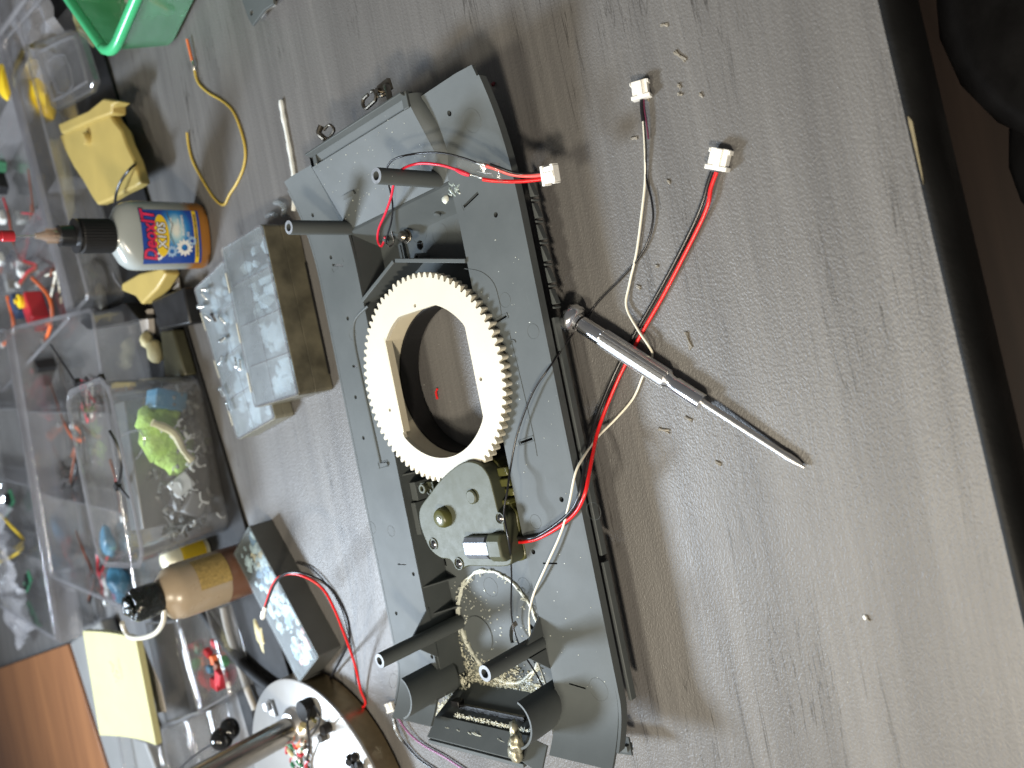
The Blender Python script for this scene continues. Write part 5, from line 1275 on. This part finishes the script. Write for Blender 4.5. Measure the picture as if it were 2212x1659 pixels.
# things on the black mat between bottle, tub and organizers
yp = thing('tan_housing', 'large tan yellow plastic housing with round knob and ridged end', 'housing', at(210, 320, .02))
slab('shell', '', '', [(127, 292), (180, 266), (234, 243), (246, 262), (262, 282), (272, 312), (288, 345), (303, 396), (290, 405), (262, 418), (238, 432), (210, 443), (198, 425), (178, 390), (158, 360), (140, 325)], .020, .030, M_SAND, .0022, parent=yp)
slab('ridged_end', '', '', [(124, 268), (190, 238), (222, 212), (236, 214), (252, 219), (240, 228), (240, 246), (205, 258), (132, 290)], .020, .034, M_SAND, .002, parent=yp)
q = at(187, 300, .032); bm = newbm(); lathe(bm, [(.0060, .030), (.0060, .0345), (.0054, .0355)], Matrix.Translation((q.x, q.y, 0)), 28); obj('knob', bm, M_SAND, yp)
slab('tan_part', 'smaller tan yellow plastic part lying below the oil bottle', 'part', [(300, 590), (350, 578), (358, 592), (338, 625), (305, 658), (292, 640), (262, 628), (262, 612)], .012, .026, M_SAND, .002)
slab('orange_tab', 'small bright orange tab sticking out beside the tan housing', 'tab', [(263, 292), (274, 290), (278, 306), (266, 308)], .004, .010, M_ORPL, .0004)
bm = newbm(); tube(bm, PX([(248, 440, .036), (252, 415, .040), (262, 390, .040), (282, 364, .038), (300, 350, .02)]), .0012); tag(obj('wire_scrap', bm, M_BLK), 'thin black wire bent over the tan housing', 'wire')
lump('putty_lump', 'cream coloured putty lump on the black mat behind the low parts box', 'putty', 335, 760, .012, .012, M_CREAMF, 1.0, .9, .6, .3, 3)
lump('putty_lump', 'smaller cream putty chunk left of the larger lump', 'putty', 318, 735, .012, .010, M_CREAMF, 1.0, .7, .6, .4, 7)
slab('white_card', 'slim white card strip on the black mat below the tan part', 'card', [(372, 585), (384, 600), (388, 628), (372, 625), (366, 600)], .004, .0055, M_WPAPER, 0)
slab('white_card', 'blurry white card sliver between black parts above the putty', 'card', [(300, 690), (318, 668), (322, 720), (312, 740)], .004, .010, M_WPAPER, 0)
slab('black_block', 'black plastic block on the mat above the cream putty', 'block', [(325, 650), (395, 620), (410, 700), (345, 712)], .004, .020, M_BLACK, .002)
slab('black_block', 'long black plastic block beside the low parts box', 'block', [(345, 715), (372, 712), (400, 812), (355, 815)], .004, .016, plastic('dark_olive', (.04, .038, .02), .4, .2, 40, .1), .002)
dome = thing('clear_dome', 'round clear dome cap with chrome glints near the oil bottle', 'cap', at(205, 620, .01)); q = at(205, 620, .012)
bm = newbm(); lathe(bm, [(.026, .004), (.026, .012), (.022, .024), (.012, .031), (.0005, .033)], Matrix.Translation((q.x+.002, q.y, 0)), 40); obj('dome', bm, M_CLEARD, dome)
bm = newbm(); lathe(bm, [(.029, .003), (.030, .006), (.029, .009), (.0265, .009), (.0265, .003)], Matrix.Translation((q.x+.002, q.y, 0)), 40, caps=False); obj('black_ring', bm, M_BLACK, dome)
lump('white_crumple', 'crumpled whitish film under the clear dome', 'film', 220, 640, .012, .012, plastic('dirty_white', (.33, .31, .26), .6, .2, 60, .3), 1.2, .9, .5, .5, 2)
bm = newbm(); tube(bm, PX([(243, 588, .03), (250, 604, .026), (262, 620, .02)]), .0012, 6); tag(obj('silver_hook', bm, M_CHROME), 'thin bright metal hook just below the oil bottle shoulder', 'hook')
slab('black_strap', 'black angular bracket between dome and organizer', 'bracket', [(165, 690), (270, 655), (300, 690), (190, 712)], .004, .022, M_BLACK, .001)
# small clear display lid and yellow toy body
lid = thing('display_lid', 'small clear rounded lid with raised border standing by the green tub', 'lid', at(140, 140, .04))
bm = newbm(); P_ = [at(x, y, .042) for x, y in ((70, 95), (150, 62), (168, 70), (200, 175), (192, 198), (118, 238), (108, 228))]
prism(bm, [(p.x, p.y) for p in P_], .034, .042); obj('panel', bm, M_CLEARD, lid, bevel=.002)
bm = newbm(); P_ = PX([(85, 112, .044), (150, 82, .044), (165, 92, .044), (186, 168, .044), (178, 182, .044), (122, 214, .044), (112, 204, .044), (85, 112, .044)]); tube(bm, P_, .0016, 6, 4); obj('border', bm, M_TRIMC, lid)
bm = newbm(); P_ = PX([(104, 132, .044), (138, 118, .044), (158, 184, .044), (126, 200, .044), (104, 132, .044)]); tube(bm, P_, .0008, 6, 2); obj('inner_border', bm, M_TRIMC, lid)
yt = thing('yellow_toy_part', 'bright yellow rounded plastic part behind the small clear lid', 'part', at(80, 190, .02)); 
bm = newbm(); q = at(70, 175, .02); blob(bm, (q.x, q.y, .02), .018, 1.0, .8, .7, .2, 3, 1.2, 3); q2 = at(88, 210, .02); blob(bm, (q2.x, q2.y, .018), .022, 1.3, .8, .6, .25, 3, 1.4, 5); obj('body', bm, M_YELPL, yt)
bm = newbm(); q = at(10, 180, .02); blob(bm, (q.x, q.y, .02), .016, 1.4, .8, .5, .25, 2, 1.4, 5); tag(obj('yellow_toy_part', bm, M_YELPL), 'darker yellow plastic part at the left picture edge', 'part')
bm = newbm(); tube(bm, PX([(40, 135, .03), (55, 105, .034), (90, 98, .034), (118, 110, .03)]), .0028, 8); tag(obj('brass_arc', bm, metal('brass2', (.55, .45, .16), .2)), 'curved shiny brass rod above the yellow plastic part', 'rod')
lump('foil_scrap', 'olive foil scrap between the small clear lid and the green tub', 'foil', 195, 50, .02, .014, plastic('olive_foil', (.22, .20, .09), .5, .3, 60, .3), 1.3, .8, .8, .8, 6)
bag('plastic_bag', 'dim clear bag at the top left corner of the picture', 90, 40, .012, .16, .12, .2, 11)
# clear box at the top left corner
t = thing('clear_box', 'clear box with slanted edges at the top left picture corner', 'box', (.52, .86, 0)); 
bm = newbm(); P_ = PX([(0, 72, .05), (60, -10, .05)]); tube(bm, P_, .003, 6); tube(bm, PX([(0, 100, .04), (95, -10, .04)]), .002, 6); tube(bm, PX([(20, 100, .03), (130, 110, .03)]), .0016, 6); obj('edge', bm, M_TRIMC, t)
bm = newbm(); P_ = [at(x, y, .04) for x, y in ((0, 95), (85, -10), (130, 10), (140, 60), (60, 110))]; prism(bm, [(p.x, p.y) for p in P_], .006, .010); obj('bottom', bm, M_CLEARD, t)

# green tub
GTc = at(300, 20, .0); gt = thing('green_tub', 'translucent green food tub with bits inside at the top picture edge', 'tub', (GTc.x+.06, GTc.y-.0, 0))
def rquad(P, r, n=6):
    out = []; m_ = len(P)
    for i in range(m_):
        p = Vector(P[i]); a = (Vector(P[i-1])-p).normalized(); b = (Vector(P[(i+1) % m_])-p).normalized()
        s_ = p+a*r; e_ = p+b*r
        for j in range(n+1):
            u = j/n; out.append((s_*(1-u)+p*u)*(1-u)+(p*(1-u)+e_*u)*u)
    return out
c0 = at(243, 128, .052); c0 = Vector((c0.x, c0.y)); d1 = at(150, -5, .052); d1 = (Vector((d1.x, d1.y))-c0).normalized(); d2 = at(300, -5, .052); d2 = (Vector((d2.x, d2.y))-c0).normalized()
TW, TL = .120, .165
top = [c0, c0+d1*TL, c0+d1*TL+d2*TW, c0+d2*TW]; cen = (top[0]+top[2])/2
b0 = at(346, 100, 0); bsh = Vector((b0.x, b0.y)) - (c0*.88+cen*.12)
bsh = Vector((0, 0))
bot = [cen+(p-cen)*.84 for p in top]
TR = rquad([(p.x, p.y) for p in top], .024, 8); BR = rquad([(p.x, p.y) for p in bot], .020, 8)
bm = newbm(); va = [bm.verts.new((p.x, p.y, .0525)) for p in TR]; vb = [bm.verts.new((p.x, p.y, .004)) for p in BR]
vm_ = [bm.verts.new((p.x, p.y, .0525)) for p in rquad([(q.x, q.y) for q in [cen+(p-cen)*.975 for p in top]], .022, 8)]; vbi = [bm.verts.new((p.x, p.y, .0055)) for p in rquad([(q.x, q.y) for q in [cen+(p-cen)*.82 for p in top]], .018, 8)]
for P_, Q_ in ((va, vb), (vm_, vbi)):
    for i in range(len(P_)): j = (i+1) % len(P_); bm.faces.new((P_[i], P_[j], Q_[j], Q_[i]))
bm.faces.new(vb); bm.faces.new(vbi); obj('wall', bm, M_TRANSG, gt, angle=50)
bm = newbm(); tube(bm, [(p.x, p.y, .0535) for p in TR]+[(TR[0].x, TR[0].y, .0535)], .0045, 12, 2); obj('rim', bm, M_GREENR, gt, angle=80)
bm = newbm(); w1, w2 = cen+(top[0]-cen)*.45, .0
cbox(bm, (0, 0, .012), (.05, .030, .004), frame((w1.x, w1.y, .006), .6, .5)); o = tag(obj('white_packet', bm, M_WPAPER, bevel=.0005), 'pale packet lying inside the green tub', 'packet')
lump('cream_crumb', 'cream crumb inside the green tub', 'crumb', 372, 12, .010, .005, M_CREAMF, 1, 1.6, .5, .5, 3)

# small grey bracket at top edge
br = thing('grey_bracket', 'small grey plastic bracket with a hole cut off by the top picture edge', 'bracket', at(560, 15, 0))
P_ = [at(x, y, .010) for x, y in ((515, -20), (590, -20), (590, 8), (570, 22), (545, 56), (536, 40))]; bm = newbm()
hq = at(543, 27, .010); plate(bm, [(p.x, p.y) for p in P_], [circ(hq.x, hq.y, .0020, 14)], .0080, .0100); obj('plate', bm, M_HULL, br, bevel=.0003)
P_ = [at(x, y, .0) for x, y in ((560, -20), (592, -20), (598, 12), (578, 24), (566, 40), (560, 36))]; bm = newbm(); prism(bm, [(p.x, p.y) for p in P_], 0, .0078); obj('foot', bm, plastic('pale_grey', (.32, .33, .32), .4, .1, 60, .1), br, bevel=.0003)

# ================================================================== BOTTLES NEAR THE STICKY NOTES
t = thing('yellow_bottle', 'small glue bottle with bright yellow label behind the brown bottle', 'bottle', at(440, 1190, 0))
q = at(470, 1180, 0); X0, Y0 = q.x-.002, q.y+.020
bm = newbm(); lathe(bm, [(.013, .0036), (.0145, .005), (.0145, .036), (.011, .043), (.006, .046)], Matrix.Translation((X0, Y0, 0)), 32); obj('body', bm, plastic('ivory', (.55, .53, .40), .3, .05, 30, 0), t)
bm = newbm(); lathe(bm, [(.0149, .009), (.0149, .032)], Matrix.Translation((X0, Y0, 0)), 32, caps=False); lb2 = obj('label', bm, M_YELPL, t)
bm = newbm()
for i in range(9): lathe(bm, [(.0151, .011+i*.0021), (.0151, .0115+i*.0021)], Matrix.Translation((X0, Y0, 0)), 32, caps=False)
obj('print_line', bm, plastic('dim_print', (.35, .25, .02), .5, .1, 60, 0), lb2)
bb = thing('brown_bottle', 'stout tan bottle of brown liquid with oily black cap', 'bottle', (-.115, .678, .0036)); X0, Y0 = -.1165, .690
bm = newbm(); lathe(bm, [(.021, .004), (.0235, .006), (.0238, .030)], Matrix.Translation((X0, Y0, 0)), 40); obj('liquid_part', bm, M_BRNB, bb)
bm = newbm(); lathe(bm, [(.0238, .0302), (.0238, .068), (.0215, .076), (.0150, .082), (.0125, .084)], Matrix.Translation((X0, Y0, 0)), 40); obj('body', bm, M_TANB, bb)
bm = newbm(); n = 12
for i in range(n):
    a0 = radians(-95+i*6); a1 = radians(-95+(i+1)*6); vs = [bm.verts.new((X0+.0242*cos(a), Y0+.0242*sin(a), z)) for a, z in ((a0, .030), (a1, .030), (a1, .058), (a0, .058))]; bm.faces.new(vs)
obj('label', bm, plastic('faded_yellow', (.36, .25, .08), .5, .3, 400, .1), bb)
bm = newbm(); lathe(bm, [(.0130, .084), (.0140, .086), (.0140, .103), (.012, .107)], Matrix.Translation((X0, Y0, 0)), 32); blob(bm, (X0, Y0, .109), .0085, 1, 1, .5, .6, 2, 2.5, 3); obj('cap', bm, plastic('oily_black', (.010, .012, .011), .12, .3, 120, .8, bs=160, bd=.004), bb)
bm = newbm(); tube(bm, PX([(355, 1355-40, .085), (352, 1345, .085), (335, 1368, .082), (305, 1378, .080), (280, 1375, .080), (268, 1358, .080), (264, 1345, .082)]), .0022, 8); tag(obj('ivory_hose', bm, plastic('ivory_hose', (.55, .52, .44), .35, .05, 60, 0)), 'curved ivory tube hooked round the oily black cap', 'tube')
# sticky-note pad leaning over the clear boxes
pad = thing('sticky_note_pad', 'curled pale yellow sticky-note pad with faint pencil marks', 'note pad', at(280, 1480, .04))
c00, c01, c11, c10 = PX([(212, 1352, .050), (302, 1378, .052), (346, 1606, .052), (248, 1574, .050)])
def padgrid(z0, z1, nu=10, nv=14):
    bm = newbm(); lay = []
    for zz in (z0, z1):
        g = []
        for i in range(nu+1):
            row = []
            for j in range(nv+1):
                u, v = i/nu, j/nv; p = (c00*(1-u)+c01*u)*(1-v)+(c10*(1-u)+c11*u)*v
                row.append(bm.verts.new((p.x, p.y, p.z+zz + .016*(1-u)**2 + .004*u*u)))
            g.append(row)
        for i in range(nu):
            for j in range(nv): bm.faces.new((g[i][j], g[i+1][j], g[i+1][j+1], g[i][j+1]))
        lay.append(g)
    rim = [(i, 0) for i in range(nu)]+[(nu, j) for j in range(nv)]+[(i, nv) for i in range(nu, 0, -1)]+[(0, j) for j in range(nv, 0, -1)]
    for k in range(len(rim)):
        a, b = rim[k], rim[(k+1) % len(rim)]; bm.faces.new((lay[0][a[0]][a[1]], lay[0][b[0]][b[1]], lay[1][b[0]][b[1]], lay[1][a[0]][a[1]]))
    return bm
obj('paper_block', padgrid(-.006, 0), M_PAPER, pad, angle=40)
bm = newbm()
for pts in (((236, 1430), (241, 1434), (244, 1440), (243, 1452)), ((250, 1448), (253, 1452), (251, 1456)), ((247, 1458), (250, 1462)), ((254, 1462), (257, 1466)), ((250, 1470), (252, 1472))):
    P_ = []
    for x, y in pts:
        u = (x-212-(y-1352)*.16)/92; P_.append(at(x, y, .0505+.016*(1-max(0, min(1, u)))**2+.0008))
    tube(bm, P_, .0004, 5, 3)
obj('pencil_marks', bm, plastic('pencil', (.15, .15, .13), .6, .1, 60, 0), pad)
slab('white_slip', 'white paper slip poking out under the sticky-note pad', 'paper', [(306, 1390), (345, 1480), (358, 1538), (340, 1540), (320, 1460)], .040, .0412, M_WPAPER, 0)
# clear boxes under the pad
def clearbox(name, label, pts, z0, z1, lid=True, mat=M_CLEARD, group=None):
    P_ = [at(x, y, z1) for x, y in pts]; t = thing(name, label, 'box', ((P_[0].x+P_[2].x)/2, (P_[0].y+P_[2].y)/2, z0), 0, group)
    cen = sum(P_, Vector())/len(P_); I_ = [cen+(p-cen)*.965 for p in P_]
    bm = newbm(); plate(bm, [(p.x, p.y) for p in P_], [[(p.x, p.y) for p in I_]], z0, z1); obj('wall', bm, mat, t, bevel=.0006)
    bm = newbm(); prism(bm, [(p.x, p.y) for p in I_], z0, z0+.0012); obj('bottom', bm, M_CLEAR, t)
    O_ = [cen+(p-cen)*1.012 for p in P_]; bm = newbm(); plate(bm, [(p.x, p.y) for p in O_], [[(p.x, p.y) for p in I_]], z1+.0002, z1+.0022); obj('rim', bm, M_TRIMC, t, bevel=.0006)
    return t
clearbox('clear_case', 'clear case of red, blue and green blocks right of the yellow pad', [(385, 1335), (448, 1315), (500, 1500), (437, 1535)], .0045, .028)
clearbox('clear_case', 'empty clear case half under the yellow note pad', [(318, 1345), (382, 1340), (434, 1538), (362, 1560)], .0045, .030)
clearbox('clear_case', 'empty clear case at the bottom picture edge, left of the lamp pole', [(352, 1575), (405, 1555), (432, 1680), (372, 1690)], .0045, .030)
clearbox('clear_case', 'narrow clear case between the yellow pad and the bottom picture edge', [(255, 1580), (345, 1612), (362, 1690), (275, 1690)], .0045, .034)
clearbox('clear_case', 'clear case with grey bits beside the black ball', [(408, 1552), (452, 1532), (478, 1640), (438, 1670)], .0045, .022)
k_ = 0
for (px, py, mt_, nm) in ((465, 1390, M_REDPL, 'red'), (450, 1410, M_REDPL, 'dull red'), (462, 1425, M_ORG, 'orange'), (480, 1385, M_REDPL, 'pink'), (478, 1462, M_REDPL, 'large red'), (470, 1475, M_REDPL, 'lower red'), (485, 1428, plastic('green_plastic', (.02, .22, .05), .4, .1, 40, .1), 'green'), (455, 1445, M_BLUE, 'blue'), (428, 1400, M_PCB, 'dark green'), (470, 1440, M_BRW, 'brown')):
    M = frame(at(px, py, .010), random.uniform(0, 3)); s_ = .0070 if 'large' in nm or 'lower' in nm else .0045; bm = newbm(); cbox(bm, (0, 0, 0), (s_*2, s_*1.5, s_*1.3), M); tag(obj('toy_block', bm, mt_, bevel=.0006), nm+' block in the clear case right of the yellow pad', 'block', 'coloured blocks in the clear case')
# black ball with cord, thick black cable, grey rods
bl = thing('black_ball', 'glossy black ball on a thin cord near the lamp pole', 'ball', at(488, 1592, .03)); q = at(488, 1592, .030)
bm = newbm(); bmesh.ops.create_uvsphere(bm, u_segments=32, v_segments=20, radius=.0105, matrix=Matrix.Translation((q.x, q.y, .034))); blob(bm, (q.x+.006, q.y-.002, .026), .010, 1, 1, .9, .1, 3, 1, 2); obj('ball', bm, plastic('gloss_black', (.008, .008, .008), .08, .1, 60, 0), bl)
bm = newbm(); tube(bm, PX([(478, 1598, .034), (440, 1618, .038), (410, 1640, .040), (380, 1668, .042)]), .0010, 6); obj('cord', bm, M_BLK, bl)
bm = newbm(); tube(bm, PX([(430, 1310, .012), (455, 1345, .012), (490, 1395, .010), (530, 1440, .010), (575, 1478, .010), (610, 1500, .010)]), .0050, 10); tag(obj('thick_cable', bm, M_BLACKM, angle=80), 'thick black cable running to the lamp base past the clear cases', 'cable')
bm = newbm(); tube(bm, PX([(482, 1312, .008), (492, 1360, .008), (515, 1430, .008), (535, 1490, .008), (552, 1532, .008)]), .0032, 10); tag(obj('grey_rod', bm, plastic('grey_rod', (.33, .31, .28), .5, .1, 40, .1)), 'grey plastic rod crossing behind the thick black cable', 'rod')
lump('putty_lump', 'flat beige putty crumb on the dark desk beside the grey box', 'putty', 562, 1372, .003, .011, M_CREAMF, 1.3, .6, .2, .9, 4)
lump('putty_lump', 'small beige putty crumb near the lamp base edge', 'putty', 536, 1500, .003, .004, M_CREAMF, 1, .8, .4, .6, 5)

# ================================================================== LITTER ON THE DESK
bm = newbm()
for i in range(36):
    x = random.uniform(-.28, .38); y = random.uniform(.10, .70); r = random.uniform(.00010, .00028)
    blob(bm, (x, y, r*.4), r, random.uniform(.7, 2.6), random.uniform(.7, 1.6), .5, .5, 1, 2, seed=i)
for i in range(12):
    x = random.uniform(-.05, .10); y = random.uniform(.30, .40); r = random.uniform(.0002, .0005); blob(bm, (x*.4+.01, y, r*.4), r, 1, random.uniform(.7, 2.0), .5, .5, 1, 2, seed=i)
o = tag(obj('dust', bm, plastic('grey_dust', (.30, .30, .28), .6, .3, 200, 0)), 'pale plastic crumbs and dust strewn over the desk', 'dust'); o['kind'] = 'stuff'
bm = newbm()
for (px, py, l_, a_) in ((1470, 122, .008, 1.0), (1436, 55, .004, .4), (1400, 215, .0025, 1), (1488, 735, .0085, 1.35), (1435, 930, .0065, .3), (1488, 905, .0040, .6), (1371, 300, .0035, .2), (1445, 392, .0022, 1), (1515, 205, .002, 1), (1468, 185, .002, 1), (1552, 1000, .0030, .5), (1380, 620, .0025, .5), (1420, 575, .0015, .4), (1875, 1335, .0022, 1), (1470, 205, .0025, .5)):
    q = at(px, py, 0)
    for k in range(4):
        a = a_+random.uniform(-.3, .3); o_ = random.uniform(-.0006, .0006)
        tube(bm, [(q.x-l_/2*sin(a)+o_, q.y-l_/2*cos(a), .0002), (q.x+o_, q.y, .0005), (q.x+l_/2*sin(a)+o_, q.y+l_/2*cos(a), .0002)], .00045, 5, 3, jitter=.4)
o = tag(obj('glue_flakes', bm, plastic('dull_flake', (.17, .15, .115), .5, .4, 500, .3)), 'dried glue flakes stuck on the open desk area', 'flakes'); o['kind'] = 'stuff'
bm = newbm()
for (px, py) in ((1868, 1333),):
    q = at(px, py, 0); blob(bm, (q.x, q.y, .0004), .0009, 1.3, .9, .5, .6, 1, 2, seed=px)
o = tag(obj('white_fleck', bm, M_WHPL), 'single white fleck on the empty lower right part of the desk', 'fleck')
